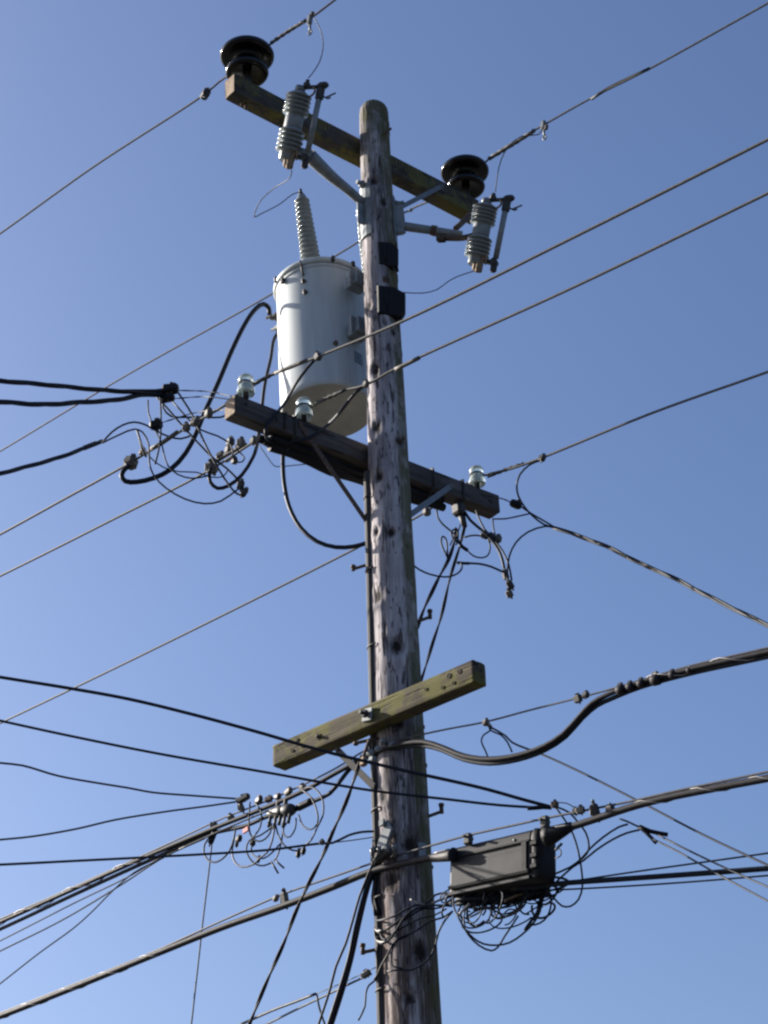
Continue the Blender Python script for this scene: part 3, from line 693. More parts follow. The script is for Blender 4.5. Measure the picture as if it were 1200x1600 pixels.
# top primary conductors
_, PA = wire('power_line', 'bare primary line tied to the left black insulator', 'power line', [(0, 365), (150, 258), (320, 147), (352, 121), nb1, (425, 66), (483, 30), (523, 0)], (nb1, LINE), 3.6, 'alu', 14, 7, .0035, group=GP, n=8)
_, PB = wire('power_line', 'bare primary line tied to the right black insulator and passing behind the transformer', 'power line', [(0, 705), (200, 585), (420, 462), (560, 378), (640, 328), nb2, (765, 247), (850, 195), (930, 150), (1010, 110), (1200, 5)], (nb2, LINE), 3.2, 'alu', 14, 6, .0035, group=GP, n=8)
DA, DB = (nb1, LINE), (nb2, LINE)
wire('armor_rod', 'twisted tie wire wound on the line right of the left black insulator', 'tie wire', [(424, 67), (450, 49), (478, 32)], DA, 6.5, 'alu', tw=(3, .16))
wire('armor_rod', 'twisted tie wire wound on the line right of the right black insulator', 'tie wire', [(764, 248), (800, 226), (835, 204)], DB, 7, 'alu', tw=(3, .2))
wire('line_sleeve', 'dark splice sleeve on the upper right primary line', 'splice sleeve', [(924, 155), (950, 138), (985, 121), (1015, 107)], DB, 5.2, 'thin')
def hotclamp(label, x, y, D, up):
    p = conv([(x, y)], D)[0]; t = thing('hot_line_clamp', label, 'line clamp', p, RZ(LINE))
    mb = MB(); mb.box((0, 0, .0), (.04, .036, .085), RY(.15), .01); mb.build('clamp_body', 'steel', t)
    mb = MB(); mb.box((.024, 0, .035*up), (.036, .03, .045), RY(.4), .01); mb.build('clamp_jaw', 'connector', t)
    mb = MB(); mb.rod((0, 0, -.04), (0, 0, -.11), .009, 8); mb.tube([Vector((.016*math.cos(a*math.pi/4), 0, -.125+.016*math.sin(a*math.pi/4))) for a in range(9)], .006, 6, .02); mb.build('eye_screw', 'steel', t)
hotclamp('silver hot line clamp on the primary line above the left cutout', 484, 31, DA, 1)
hotclamp('silver hot line clamp on the primary line at the upper right', 849, 196, DB, -1)
block('line_clamp', 'small dark clamp on the primary line left of the topmost crossarm', 'line clamp', 321, 147, DA, (16, 12, 16), 'dark')
GJ = 'thin jumper leads of the fuse cutouts'
wire('jumper_wire', 'thin lead curving from the top line clamp down to the left cutout', 'jumper wire', [(491, 28), (500, 45), (505, 68), (500, 95), (490, 112), (482, 122, -.78)], (-.62, -.76), 1.7, 'thin', group=GJ)
wire('jumper_wire', 'thin bent lead from the left cutout to the transformer bushing', 'jumper wire', [(456, 266, -.58), (454, 276, -.55), (430, 293), (409, 311), (399, 330), (397, 339), (408, 334), (437, 319), (455, 305), (464, 301), b1top], (-.5, .3), 1.7, 'thin', group=GJ)
wire('jumper_wire', 'thin lead looping from the upper right line clamp to the right cutout', 'jumper wire', [(848, 200), (842, 210), (815, 213), (795, 228), (783, 250), (777, 275), (774, 300, -.2)], (-.6, -.22), 1.7, 'thin', group=GJ)
wire('jumper_wire', 'thin sagging lead from the right cutout to the larger black box', 'jumper wire', [(739, 424, -.04), (715, 432), (700, 440), (682, 453), (660, 458), (630, 457, -.18)], (-.04, -.18), 1.7, 'thin', group=GJ)

# secondary conductors on the mid arm
nk = Vector((-.01, .052, .094))
gC, gD, gE = G1.location+nk, G2.location+nk, G3.location+nk
DC, DD, DE = (gC, LINE), (gD, LINE), (gE, LINE)
_, PC = wire('power_line', 'bare secondary line on the leftmost glass insulator crossing in front of the transformer', 'power line', [(0, 835), (100, 780), (205, 722), (300, 663), (350, 634), gC, (425, 585), (497, 557), (640, 497), (900, 369), (1200, 218)], DC, 4.4, 'alu', 14, 5, .004, group=GP, n=8)
_, PD = wire('power_line', 'bare secondary line on the middle glass insulator crossing the pole below the black boxes', 'power line', [(0, 900), (170, 815), (330, 733), (405, 685), gD, (535, 611), (570, 602), (620, 575), (900, 447), (1200, 302)], DD, 4.2, 'alu', 14, 5, .004, group=GP, n=8)
_, PE = wire('power_line', 'bare neutral line on the right glass insulator passing behind the pole', 'power line', [(0, 1130), (280, 995), (560, 855), (660, 803), gE, (800, 732), (845, 716), (1020, 645), (1200, 581)], DE, 3.8, 'alu', 14, 5, .004, group=GP, n=8)
for lab, pts, D, px in (('twisted tie wire right of the leftmost glass insulator', [(395, 603), (412, 592), (428, 584)], DC, 6.5), ('twisted tie wire right of the middle glass insulator', [(490, 631), (515, 620), (540, 609)], DD, 7),
                    ('twisted tie wire right of the right glass insulator', [(763, 745), (790, 734), (818, 725)], DE, 6.5)):
    wire('tie_wire', lab, 'tie wire', pts, D, px, 'dark', tw=(2, .12))
for lab, pts, D, px in (('grey sleeve on the leftmost secondary line in front of the transformer', [(430, 583), (455, 573), (480, 563)], DC, 6.5), ('grey sleeve on the middle secondary line in front of the pole', [(618, 577), (635, 569), (655, 559)], DD, 7),
                        ('long grey sleeve on the left secondary line below the service clamps', [(236, 702), (255, 691), (278, 675)], DC, 7.5), ('grey sleeve on the middle secondary line between its clamps at the left', [(336, 722), (355, 710), (384, 694)], DD, 7)):
    wire('line_sleeve', lab, 'splice sleeve', pts, D, px, 'connector')
# ring of wire round each glass insulator
for G_, lab in ((G1, 'leftmost'), (G2, 'middle'), (G3, 'right')):
    mb = MB(); mb.tube([G_.location+Vector((.048*math.cos(a*math.pi/6), .048*math.sin(a*math.pi/6), .094)) for a in range(13)], .006, 6, .02)
    tag(mb.build('tie_loop', 'dark', None, G_.location), 'dark tie wire loop round the neck of the %s glass insulator' % lab, 'tie wire', 'tie wire loops round the glass insulators')
for G_ in (G1, G2, G3): G_.scale = (.85, .85, .88)
GB = 'grey connectors on the secondary lines'
block('tap_connector', 'grey square connector at the bottom bend of the thick black cable, left', 'connector', 205, 723, DC, (17, 20, 19), 'connector', group=GB, extra=1)
block('tap_connector', 'grey square connector on the middle secondary line, left of the mid crossarm', 'connector', 331, 731, DD, (16, 18, 18), 'connector', group=GB, extra=1)
for lab, x, y, D, s_ in (('small clamp on the left secondary line just past the square connector', 222, 706, DC, 10), ('pale small clamp on the left secondary line amid the crossing jumpers', 291, 668, DC, 12), ('small rusty clamp on the left secondary line where the thick cable crosses', 305, 659, DC, 14), ('rusty clamp on the left secondary line nearest the crossarm end', 326, 646, DC, 13),
                      ('clamp on the middle secondary line beside its square connector', 344, 712, DD, 12), ('clamp with a small hanging loop on the middle secondary line', 357, 703, DD, 12), ('clamp on the middle secondary line left of the crossarm underside', 376, 692, DD, 13), ('clamp on the middle secondary line touching the crossarm underside', 396, 689, DD, 11),
                      ('dark round tap hanging above the middle secondary line', 360, 691, DD, 13), ('small dark tap hanging below the middle secondary line', 366, 719, DD, 11),
                      ('rusty clamp on the secondary line in front of the transformer', 497, 557, DC, 12), ('clamp on the secondary line just left of the pole', 572, 600, DD, 10), ('dark clamp on the neutral line right of the mid crossarm', 847, 716, DE, 11)):
    block('line_tap', lab, 'connector', x, y, D, (s_, s_*.8, s_), 'connector' if 'dark' not in lab else 'dark', tilt=random.uniform(-.3, .3), group=GB)

# black cable bundle under the mid arm
GU = 'thick black transformer leads'
zb = A2.ztop-A2.h
mbs = []
tB = thing('cable_bundle', 'bundle of black cables strapped along the underside of the mid crossarm', 'cable bundle', A2.c, A2.R)
for k_, (dy, dz, s0, s1) in enumerate(((.075, -.03, -.86, .62), (.045, -.05, -.83, .70), (.015, -.028, -.80, .66), (.06, -.068, -.78, .55))):
    mb = MB(); pts = [(s0+(s1-s0)*i/8, dy+.008*math.sin(i*1.7+k_), -A2.h/2+dz+.006*math.cos(i*2.1+k_)-.012*math.sin(math.pi*i/8)) for i in range(9)]
    mb.tube(pts, .029, 10, .06); mb.build('cable', 'plastic', tB)
for s_ in (-.66, .28, .52):
    mb = MB(); mb.tube([(s_, -.065, -.07), (s_, -.065, .08), (s_+.01, .065, .08), (s_+.01, .11, -.09), (s_, .06, -.16), (s_, -.0, -.12), (s_, -.065, -.07)], .007, 6, .05); mb.build('strap', 'dark', tB)

fr = A2.off-A2.w/2
def af(x, y, dn=-.02): return fplane(A2, x, y, dn)
# thick leads
wire('transformer_lead', 'thick black cable looping from the transformer side to the left square connector', 'cable', [(421, 492, .43), (420, 481, .41), (412, 475, .38), (400, 482, .33), (384, 504, .27), (362, 548, .2), (340, 600, .14), (318, 648, .1), (306, 678, .1), (290, 708), (266, 734), (240, 747), (214, 753), (196, 752), (190, 743), (195, 733), (203, 727)], (.3, -.0), 8.0, 'rubber', group=GU, n=10)
wire('transformer_lead', 'black cable dropping behind the left end of the mid crossarm to the middle secondary line', 'cable', [(452, 500, .60), (429, 528, .50), (423, 560, .42), (413, 605, .35), (408, 650, .33), (403, 685, .28), (395, 715), (378, 742), (357, 759), (340, 763), (329, 754), (327, 740), (330, 731)], (.3, -.0), 6.0, 'rubber', group=GU, n=10)
wire('transformer_lead', 'thick black cable hanging below the mid crossarm and curving to the pole', 'cable', [(443, 690, .30), (442, 722), (444, 755), (452, 792), (470, 825), (495, 846), (525, 855), (552, 854), (575, 848, -.02)], (.28, 0), 7.0, 'rubber', group=GU, n=10)
wire('transformer_lead', 'black cable from the clamp before the transformer looping over the crossarm front', 'cable', [(494, 560), (480, 575), (462, 600), (448, 625, -.1), af(436, 641), af(424, 655), af(416, 666), af(415, 678), on(420, 688, A2.n*(A2.off), A2.az), on(432, 694, A2.n*(A2.off+.06), A2.az)], (-.45, .0), 5.2, 'rubber', group=GU, n=9)
wire('transformer_lead', 'black cable from the clamp by the pole down to the crossarm underside', 'cable', [(570, 602), (556, 613), (542, 630), (528, 648, -.3), (514, 662, -.1), af(500, 674), af(486, 682), af(470, 688), on(445, 690, A2.n*(A2.off+.03), A2.az)], (-.6, .0), 5.2, 'rubber', group=GU, n=9)
mb = MB(); pts = [af(447, 645, -.01), af(446, 670, -.01)]; 
tag(MB().tube(pts, .010, 6, .05).build('arm_band', 'dark', None, pts[0]), 'thin black band on the front of the mid crossarm beside its left brace', 'band')

# service drops at the left
GS = 'twisted service drops to the houses'
YS = .05
sR = A2.pt(-1.16, 0, 8.44)
wire('service_drop', 'upper twisted service cable entering from the left edge at mid height', 'service cable', [(0, 595), (70, 601), (120, 606), (180, 611), (225, 612), (258, 610)], (-1.2, .0), 7.5, 'rubber', 9, 0, .006, tw=(3, 1.1), group=GS)
wire('service_drop', 'second twisted service cable just below the upper one at the left edge', 'service cable', [(0, 628), (70, 632), (120, 629), (180, 625), (225, 617), (255, 617)], (-1.2, .0), 7.5, 'rubber', 9, 0, .006, tw=(3, 1.0), group=GS)
wire('service_drop', 'lowest twisted service cable rising from the left edge to the jumpers', 'service cable', [(0, 740), (50, 727), (95, 714), (130, 701), (160, 689)], (-1.0, .0), 6.5, 'rubber', 9, 0, .006, tw=(3, 1.2), group=GS)
for lab, x, y, s_ in (('black wedge clamp at the end of the upper service cable', 266, 608, (26, 14, 16)), ('black wedge clamp at the end of the second service cable', 262, 622, (22, 12, 12)), ('black wedge clamp at the end of the lowest service cable', 244, 664, (20, 12, 14))):
    block('wedge_clamp', lab, 'wedge clamp', x, y, .0, s_, 'plastic', az=rad(-10), group='black wedge clamps')
wire('sleeve', 'black tape sleeve on the lowest service cable', 'sleeve', [(132, 700), (142, 696), (150, 693)], (-.1, .0), 8.5, 'plastic')
GM = 'thin support wires from the wedge clamps to the crossarm'
for lab, pts in (('thin twisted support wire from the upper wedge clamp to the crossarm end', [(275, 610), (315, 611), (361, 619)]), ('thin twisted support wire from the second wedge clamp to the crossarm end', [(272, 623), (310, 620), (360, 624)]), ('thin twisted support wire from the lowest wedge clamp to the crossarm end', [(254, 660), (300, 646), (358, 640)])):
    P_ = list(pts[:-1])+[on(*pts[-1], A2.u*-1.13, A2.az+math.pi/2)]
    wire('support_wire', lab, 'support wire', P_, (.0, .05), 2.2, 'thin', tw=(2, .08), group=GM)
Z4 = lambda L_: [(160+x/4, 460+y/4) for x, y in L_]
GK = 'black jumper wires left of the mid crossarm'
J = [('straight slanting jumper from the upper wedge clamp to the low taps', [(320, 620), (400, 705), (500, 820), (600, 930), (700, 1030), (780, 1090), (860, 1170)], (-.02, -.03), 3.4),
     ('long slanting jumper from the upper wedge clamp crossing to the lowest tap', [(475, 615), (560, 750), (640, 930), (700, 1045), (790, 1190), (840, 1245), (890, 1262)], (-.06, -.06), 3.4),
     ('jumper sagging from the second wedge clamp level to the crossarm end', [(378, 650), (380, 710), (430, 762), (520, 768), (640, 768), (740, 768), (770, 755)], (.02, .12), 3.2),
     ('short upright jumper hanging free from the upper wedge clamp', [(362, 640), (366, 780), (358, 940), (330, 1060)], (-.04, -.04), 3.0),
     ('thin upright jumper zigzagging down from the second service cable', [(285, 660), (288, 740), (330, 850), (370, 930), (385, 1000), (410, 1070), (470, 1125), (560, 1150), (640, 1138), (680, 1128)], (.01, .0), 2.6),
     ('jumper arching from the lowest service cable over its wedge clamp', [(0, 925), (60, 860), (130, 815), (200, 798), (270, 815), (340, 855), (420, 890), (490, 902), (560, 880)], (-.1, .05), 3.2),
     ('long jumper drooping from the lowest service cable to the low taps', [(0, 928), (110, 875), (200, 842), (250, 860), (290, 940), (293, 1050), (320, 1130), (400, 1212), (520, 1280), (640, 1308), (740, 1292), (850, 1215)], (-.12, -.05), 2.9),
     ('thin jumper wandering below the left secondary sleeve', [(215, 850), (250, 945), (300, 1020), (380, 1080), (480, 1108), (590, 1112), (680, 1142), (755, 1138), (785, 1095)], (.03, .03), 2.2),
     ('straight jumper from the second wedge clamp to the round dark tap', [(440, 670), (520, 760), (600, 840), (720, 885), (785, 922)], (.06, .06), 2.8),
     ('small jumper loop right of the round dark tap', [(825, 940), (850, 980), (888, 1020), (875, 1045), (840, 1050)], (.0, .0), 2.4),
     ('short jumper from the round dark tap to the hanging tap', [(800, 935), (815, 985), (805, 1030), (770, 1050)], (.02, .02), 2.4),
     ('twin jumper dropping steeply onto the left secondary clamp', [(215, 845), (235, 910), (252, 975), (275, 1015)], (.05, .1), 4.0)]
for lab, pts, D, px in J:
    wire('jumper_wire', lab, 'jumper wire', Z4(pts), D, px, 'rubber', group=GK)
for lab, x, y in (('upper of the two taps where the left jumpers meet below the crossarm', 376, 758), ('lower of the two taps where the left jumpers meet below the crossarm', 381, 770)):
    block('line_tap', lab, 'connector', x, y, -.05, (11, 9, 14), 'dark', tilt=.3)
wire('jumper_wire', 'thin kinked wire under the left end of the mid crossarm', 'jumper wire', [(404, 694), (413, 707), (424, 723), (431, 729), (450, 728), (490, 724)], (.25, .3), 1.6, 'thin', group=GK)

# right end of the mid arm: service drop and jumpers
YR = .62
PR = on(780, 778, A2.u*1.10, A2.az+math.pi/2); YR = PR.y
wire('service_drop', 'twisted service cable running from the mid crossarm down to the right edge', 'service cable', [(1200, 977), (1150, 953), (1100, 928), (1050, 902), (1000, 880), (950, 855), (900, 836), (865, 824)], (-.9, .55), 6.8, 'rubber', 8, 0, .006, tw=(3, 1.2), group=GS)
block('wedge_clamp', 'black wedge clamp right of the mid crossarm end', 'wedge clamp', 806, 788, YR-.03, (19, 11, 11), 'plastic', az=rad(-10), tilt=rad(25), group='black wedge clamps')
wire('support_wire', 'thin twisted support wire from the right end of the mid crossarm', 'support wire', [PR, (790, 781), (800, 786)], (YR, YR-.03), 2.4, 'thin', tw=(2, .08), group=GM)
Z5 = lambda L_: [(560+x/4, 660+y/4) for x, y in L_]
GR_ = 'black jumper wires at the right end of the mid crossarm'
J = [('neutral tail from the right wedge clamp along the service cable', [(1015, 525), (1080, 570), (1150, 610), (1220, 652)], (YR-.03, YR-.05), 3.0),
     ('jumper curling from the neutral line clamp down to the service cable', [(1130, 240), (1070, 265), (1010, 325), (990, 395), (1000, 460), (1040, 530), (1090, 585), (1160, 638), (1230, 660)], (.3, .55), 3.2),
     ('jumper arching from the service cable down to the hanging taps', [(1230, 655), (1165, 650), (1060, 685), (985, 750), (945, 830), (932, 920), (930, 990)], (.55, .5), 3.0),
     ('thick lead from under the arm strap down to the hanging taps', [(665, 560), (700, 612), (760, 665), (820, 720), (875, 795), (900, 860), (915, 935)], (.62, .52), 4.8),
     ('lead beside the thick one down to the lower hanging tap', [(735, 545), (750, 590), (790, 670), (850, 735), (905, 810), (940, 890), (958, 985)], (.66, .5), 3.2),
     ('short wire from the crossarm bottom corner to the pale tap', [(840, 602), (843, 650), (855, 705)], (.66, .62), 2.6),
     ('thin wire from the crossarm bottom corner to the right service cable', [(845, 603), (920, 602), (990, 588), (1070, 570)], (.66, .6), 2.6),
     ('looped jumper from the underside of the mid crossarm to the upper sleeve', [(490, 545), (495, 590), (530, 640), (590, 690), (650, 770)], (.5, .5), 3.0),
     ('small round wire loop above the upper sleeve', [(640, 765), (590, 720), (580, 685), (600, 668), (622, 685), (618, 740), (610, 765)], (.45, .45), 3.0),
     ('thin wire bowing from the upper sleeve round to the pale tap', [(680, 800), (720, 835), (770, 846), (808, 832), (823, 790), (816, 740)], (.5, .55), 2.6),
     ('pale arched lead from the clevis to the pale tap', [(660, 720), (700, 708), (760, 708), (800, 730)], (.58, .6), 3.0),
     ('narrow upright wire loop left of the twisted riser', [(560, 850), (530, 790), (516, 745), (527, 712), (545, 725), (555, 780), (556, 850)], (.35, .35), 3.0),
     ('sagging lead from the pole to the lower sleeve', [(335, 885), (380, 920), (450, 950), (540, 966), (600, 955), (640, 925), (648, 895), (640, 880)], (-.02, .4), 3.0),
     ('lead from the lower sleeve to the hanging taps', [(690, 880), (760, 884), (830, 902), (905, 935)], (.42, .5), 3.6)]
for lab, pts, D, px in J: wire('jumper_wire', lab, 'jumper wire', Z5(pts), D, px, 'rubber' if 'pale' not in lab or 'round' in lab or 'short' in lab else 'connector', group=GR_)
wire('line_sleeve', 'upper black sleeve on the jumper below the clevis', 'splice sleeve', Z5([(632, 765), (655, 782), (682, 800)]), .5, 6.0, 'plastic')
wire('line_sleeve', 'lower sleeve on the jumper crossing the two risers', 'splice sleeve', Z5([(615, 876), (655, 880), (695, 881)]), .42, 5.0, 'jacket')
GT = 'taps hanging under the right end of the mid crossarm'
for lab, x, y, Y_, s_, m_ in (('pale tap nearest the right end of the mid crossarm', 777, 843, .6, (14, 10, 12), 'connector'), ('dark tap in the middle of the slanting leads', 768, 840, .6, (14, 10, 11), 'dark'), ('pale tap at the left of the slanting leads', 758, 836, .6, (14, 10, 9), 'connector'),
                              ('topmost dark tap at the end of the hanging leads', 790, 899, .52, (9, 9, 14), 'dark'), ('middle tap at the end of the hanging leads', 797, 914, .5, (10, 9, 14), 'dark'), ('lowest rusty tap at the tip of the hanging leads', 796, 928, .5, (10, 9, 12), 'connector')):
    block('line_tap', lab, 'connector', x, y, Y_, s_, m_, tilt=random.uniform(-.4, .4), group=GT)
wire('riser_cable', 'twisted cable from the clevis slanting down to the upper right step bolt', 'riser cable', [(713, 826, .55), (710, 847), (700, 876), (686, 902), (674, 927), (664, 948), (652, 980), (640, 1012), (620, 1080)], (.45, .22), 6.0, 'jacket', tw=(2, .6))
wire('riser_cable', 'twisted cable slanting down behind the right end of the mossy crossarm', 'riser cable', [TIP, (718, 855), (710, 880), (702, 908), (696, 935), (689, 965), (676, 1005), (668, 1032), (659, 1060), (640, 1115)], (.55, .25), 5.0, 'jacket', tw=(2, .7))
wire('riser_cable', 'thin cable from the clevis end to the upper sleeve', 'riser cable', [(719, 820), (716, 830), (708, 842), (703, 852)], (.58, .5), 2.2, 'rubber')

# ------------------------------------------------------------------ telephone and cable TV lines, upper level
pc = Vector((-.02, -.20, 5.9)); DK = (pc, LINE)
GC = 'telephone and television cables along the street'
up = lambda L_: L_
oK, PK = wire('comm_cable', 'upper telephone cable that droops in a bow just right of the pole', 'telephone cable', [(0, 1441), (120, 1387), (230, 1338), (330, 1296), (400, 1268), (470, 1238), (530, 1205), (575, 1181), (605, 1168), (635, 1161), (662, 1159), (690, 1167), (725, 1181), (765, 1186), (810, 1180), (850, 1166), (880, 1147), (905, 1120), (925, 1099), (950, 1085), (1000, 1066), (1080, 1045), (1200, 1018)], DK, 8.0, 'jacket', 12, 6, .004, group=GC, n=10)
oK2, PK2 = wire('comm_cable', 'second telephone cable running under the upper bundled one through the splice tap', 'telephone cable', [(0, 1452), (120, 1396), (230, 1346), (330, 1303), (385, 1290), (420, 1275), (455, 1268), (490, 1252), (515, 1240), (532, 1220), (552, 1196), (590, 1177), (635, 1166), (662, 1165), (690, 1172), (725, 1187), (765, 1193), (810, 1187), (852, 1172), (884, 1151), (910, 1122), (932, 1103), (955, 1092), (1000, 1074), (1080, 1052), (1200, 1026)], (pc+Vector((0, .03, 0)), LINE), 7.0, 'rubber', 12, 6, .004, group=GC, n=10)
oM, PM = wire('support_strand', 'steel support strand above the upper telephone cable', 'support strand', [(0, 1436), (150, 1370), (300, 1301), (340, 1282), (430, 1246), (520, 1203), (580, 1168), (640, 1152), (700, 1139), (758, 1128), (830, 1109), (905, 1090), (950, 1078), (1080, 1040), (1200, 1012)], (pc+Vector((0, .06, 0)), LINE), 3.0, 'strand', 12, 6, .004, n=7)
lash(oK, [p for p in PK if p.x < -1.35], .0235, .55, .0035); lash(oK, [p for p in PK if p.x > 1.2], .0235, .42, .0035)
# cable spacers at the right
for i, (x, y, s_) in enumerate(((970, 1078, 15), (985, 1073, 13), (1002, 1068, 13), (1025, 1062, 17), (1051, 1054, 12), (1077, 1047, 9))):
    nm = ['first', 'second', 'third', 'fourth', 'fifth', 'last'][i]
    p = on(x, y, pc, LINE); k = 1/ppm(p); t = thing('cable_strap', '%s dark strap on the upper telephone cable, counting from its bow to the right' % nm, 'cable strap', p, RZ(LINE), 'straps round the upper telephone cable')
    mb = MB(); mb.lathe([(s_*.42*k, -s_*.45*k), (s_*.55*k, -s_*.3*k), (s_*.55*k, s_*.3*k), (s_*.42*k, s_*.45*k)], frame((1, 0, -.12)), (0, 0, 0), 14); mb.build('strap_band', 'jacket', t)
    mb = MB(); mb.box((0, 0, s_*.6*k), (s_*.6*k, s_*.4*k, s_*.35*k), None, .004); mb.build('strap_buckle', 'connector' if i in (3, 5) else 'jacket', t)
p = on(930, 1096, pc, LINE)
for lab, x, y, s_ in (('dark bolted clamp on the steel strand at the top of the cable bow', 903, 1092, (14, 9, 12)), ('second bolted clamp on the steel strand at the top of the cable bow', 915, 1086, (12, 9, 10)), ('pale clamp on the steel strand above the middle of the cable bow', 759, 1129, (10, 9, 10))):
    block('strand_clamp', lab, 'strand clamp', x, y, DK, s_, 'dark' if 'dark' in lab or 'second' in lab else 'connector')
GD = 'thin drop wires'
wire('drop_wire', 'drop wire slanting from the cable bow down to the right edge', 'drop wire', [(762, 1134), (768, 1137), (790, 1150), (800, 1160), (845, 1178), (900, 1203), (1000, 1253), (1100, 1305), (1200, 1352)], (-.45, -1.8), 3.4, 'rubber', 0, 7, .006, group=GD)
wire('drop_wire', 'short wire loop hanging from the pale clamp to the cable bow', 'drop wire', [(762, 1128), (768, 1135), (764, 1143), (756, 1148), (752, 1158), (758, 1172), (762, 1182)], (-.45, -.5), 2.6, 'rubber', group=GD)
wire('drop_wire', 'wire arching from the pale clamp down onto the cable bow', 'drop wire', [(764, 1133), (766, 1141), (782, 1148), (793, 1160), (800, 1175)], (-.48, -.55), 2.8, 'rubber', group=GD)

# pole hardware at the upper cable
t = thing('cable_bracket', 'bolted suspension clamp holding the upper telephone cable to the pole', 'cable clamp', pole_hit(598, 1165))
b0 = t.location.copy()
def rel(x, y, Y): return at(x, y, Y)-b0
for (a, b, r_) in (((577, 1155, -.2), (566, 1188, -.26), .010), ((577, 1155, -.2), (579, 1180, -.2), .008)):
    mb = MB(); mb.rod(rel(*a), rel(*b), r_, 8); mb.build('hanger_rod', 'rust', t)
for (x, y, s_) in ((578, 1176, .035), (582, 1186, .035), (590, 1170, .03)):
    mb = MB(); mb.box(rel(x, y, -.22), (s_*1.3, s_, s_), RZ(LINE)@RY(.2), s_*.25); mb.build('clamp_plate', 'steelpaint', t)
for (x, y) in ((586, 1162), (603, 1161), (587, 1172), (615, 1166)):
    q = pole_hit(x, y); d = Vector((q.x, q.y, 0)).normalized(); mb = MB(); mb.rod(q-b0-d*.01, q-b0+d*.05, .011, 8); mb.box(q-b0+d*.035, (.035, .035, .018), frame(d), .006); mb.build('clamp_bolt', 'steel', t)
mb = MB(); mb.box(rel(568, 1190, -.27), (.05, .035, .06), RZ(LINE), .01); mb.build('clamp_foot', 'brass', t)

# splice tap with its fan of loops, left of the pole
sp = on(440, 1268, pc, LINE)
t = thing('splice_tap', 'blue grey ribbed cable tap with connectors hanging from the upper telephone cable', 'cable tap', sp, RZ(LINE)@RY(rad(8)))
mb = MB(); mb.lathe([(.0, -.125), (.016, -.125), (.024, -.112), (.026, -.095), (.034, -.085), (.037, -.06), (.036, -.03), (.040, -.025), (.041, .02), (.037, .026), (.040, .032), (.041, .08), (.034, .10), (.022, .118), (0, .12)], frame((1, 0, 0)), (0, 0, .0), 18); mb.build('housing', 'tapgrey', t)
for i, x_ in enumerate((-.08, -.03, .015, .055, .10)):
    mb = MB(); mb.rod((x_, -.015, -.02), (x_-.008, -.02, -.095-.02*(i % 2)), .011, 8); mb.build('port', 'connector' if i % 2 else 'dark', t)
for i, x_ in enumerate((-.04, .03)):
    mb = MB(); mb.box((x_, 0, .06), (.022, .03, .05), None, .006); mb.build('strand_hook', 'dark', t)
wire('cable_boot', 'black boot where the second telephone cable enters the tap from the right', 'cable boot', [(466, 1262), (478, 1256), (488, 1251)], (pc+Vector((0, .03, 0)), LINE), 12, 'plastic')
Z7 = lambda L_: [(300+x/3.75, 1180+y/3.75) for x, y in L_]
GL = 'wire loops round the cable tap'
J = [('right wire loop hanging from the strand clamp past the tap', [(640, 200), (700, 250), (735, 340), (735, 400), (700, 435), (650, 415), (625, 350)], 2.8),
     ('largest wire loop sweeping right from the strand clamp to the lower connectors', [(665, 190), (710, 190), (755, 235), (772, 300), (765, 360), (735, 420), (700, 495), (665, 525)], 2.8),
     ('narrow wire loop under the right end of the tap', [(610, 370), (605, 430), (575, 478), (545, 475), (535, 430), (560, 390)], 2.6),
     ('wire running from the tap ports to the lower connectors', [(488, 390), (500, 450), (520, 500), (560, 545), (620, 560), (640, 545)], 2.8),
     ('long wire from the tap ports down to the forked tails', [(540, 400), (530, 470), (515, 545), (495, 600), (480, 620)], 2.8),
     ('wide lower loop from the tap ports round to the left', [(485, 420), (470, 500), (440, 570), (395, 605), (360, 640), (290, 655), (250, 625), (235, 570), (245, 500), (255, 430)], 3.0),
     ('middle loop from the tap ports through the small sleeve', [(515, 520), (470, 570), (420, 605), (385, 600), (350, 575), (350, 530)], 2.6),
     ('loop round the small dark block left of the tap', [(460, 430), (400, 470), (335, 500), (318, 550), (335, 600), (375, 640), (420, 647), (465, 630)], 2.8),
     ('loop from the strand end down to the small dark block', [(340, 275), (335, 350), (335, 430), (350, 480), (390, 505), (430, 490), (460, 450), (465, 400)], 2.8),
     ('wire curving right beside the strand end then back left', [(365, 275), (395, 310), (407, 350), (400, 420), (375, 460), (340, 500)], 2.8),
     ('left loop hanging below the black cable end piece', [(110, 470), (75, 520), (70, 570), (90, 610), (130, 628), (175, 610), (220, 560), (245, 490), (255, 430)], 3.0),
     ('straight wire tail pointing down right under the tap', [(485, 610), (510, 635), (540, 662)], 3.2),
     ('straight wire tail pointing down under the tap', [(465, 625), (485, 658), (505, 692)], 3.2)]
for i, (lab, pts, px) in enumerate(J):
    pp = Z7(pts); wire('loop_wire', lab, 'wire loop', pp, (pc+Vector((0, -.03+.012*(i % 5), 0)), LINE, .05), px, 'strand' if i in (4, 5) else 'rubber', group=GL)
for lab, x, y, s_ in (('black connector pair hanging left of the tap', 373, 1311, (13, 7, 9)), ('small dark block hanging left under the tap', 395, 1316, (8, 8, 13)), ('left of the black connectors hanging right of the tap', 466, 1334, (6, 7, 12)), ('right of the black connectors hanging right of the tap', 474, 1330, (6, 7, 10)), ('small brown sleeve on the middle wire loop', 404, 1343, (5, 5, 12)), ('black end piece on the cable where the thin vertical wire starts', 332, 1309, (8, 8, 22)), ('tiny black connector pointing down left of the tap', 370, 1319, (5, 5, 9))):
    block('hanging_connector', lab, 'connector', x, y, DK, s_, 'plastic', tilt=random.uniform(-.3, .3))
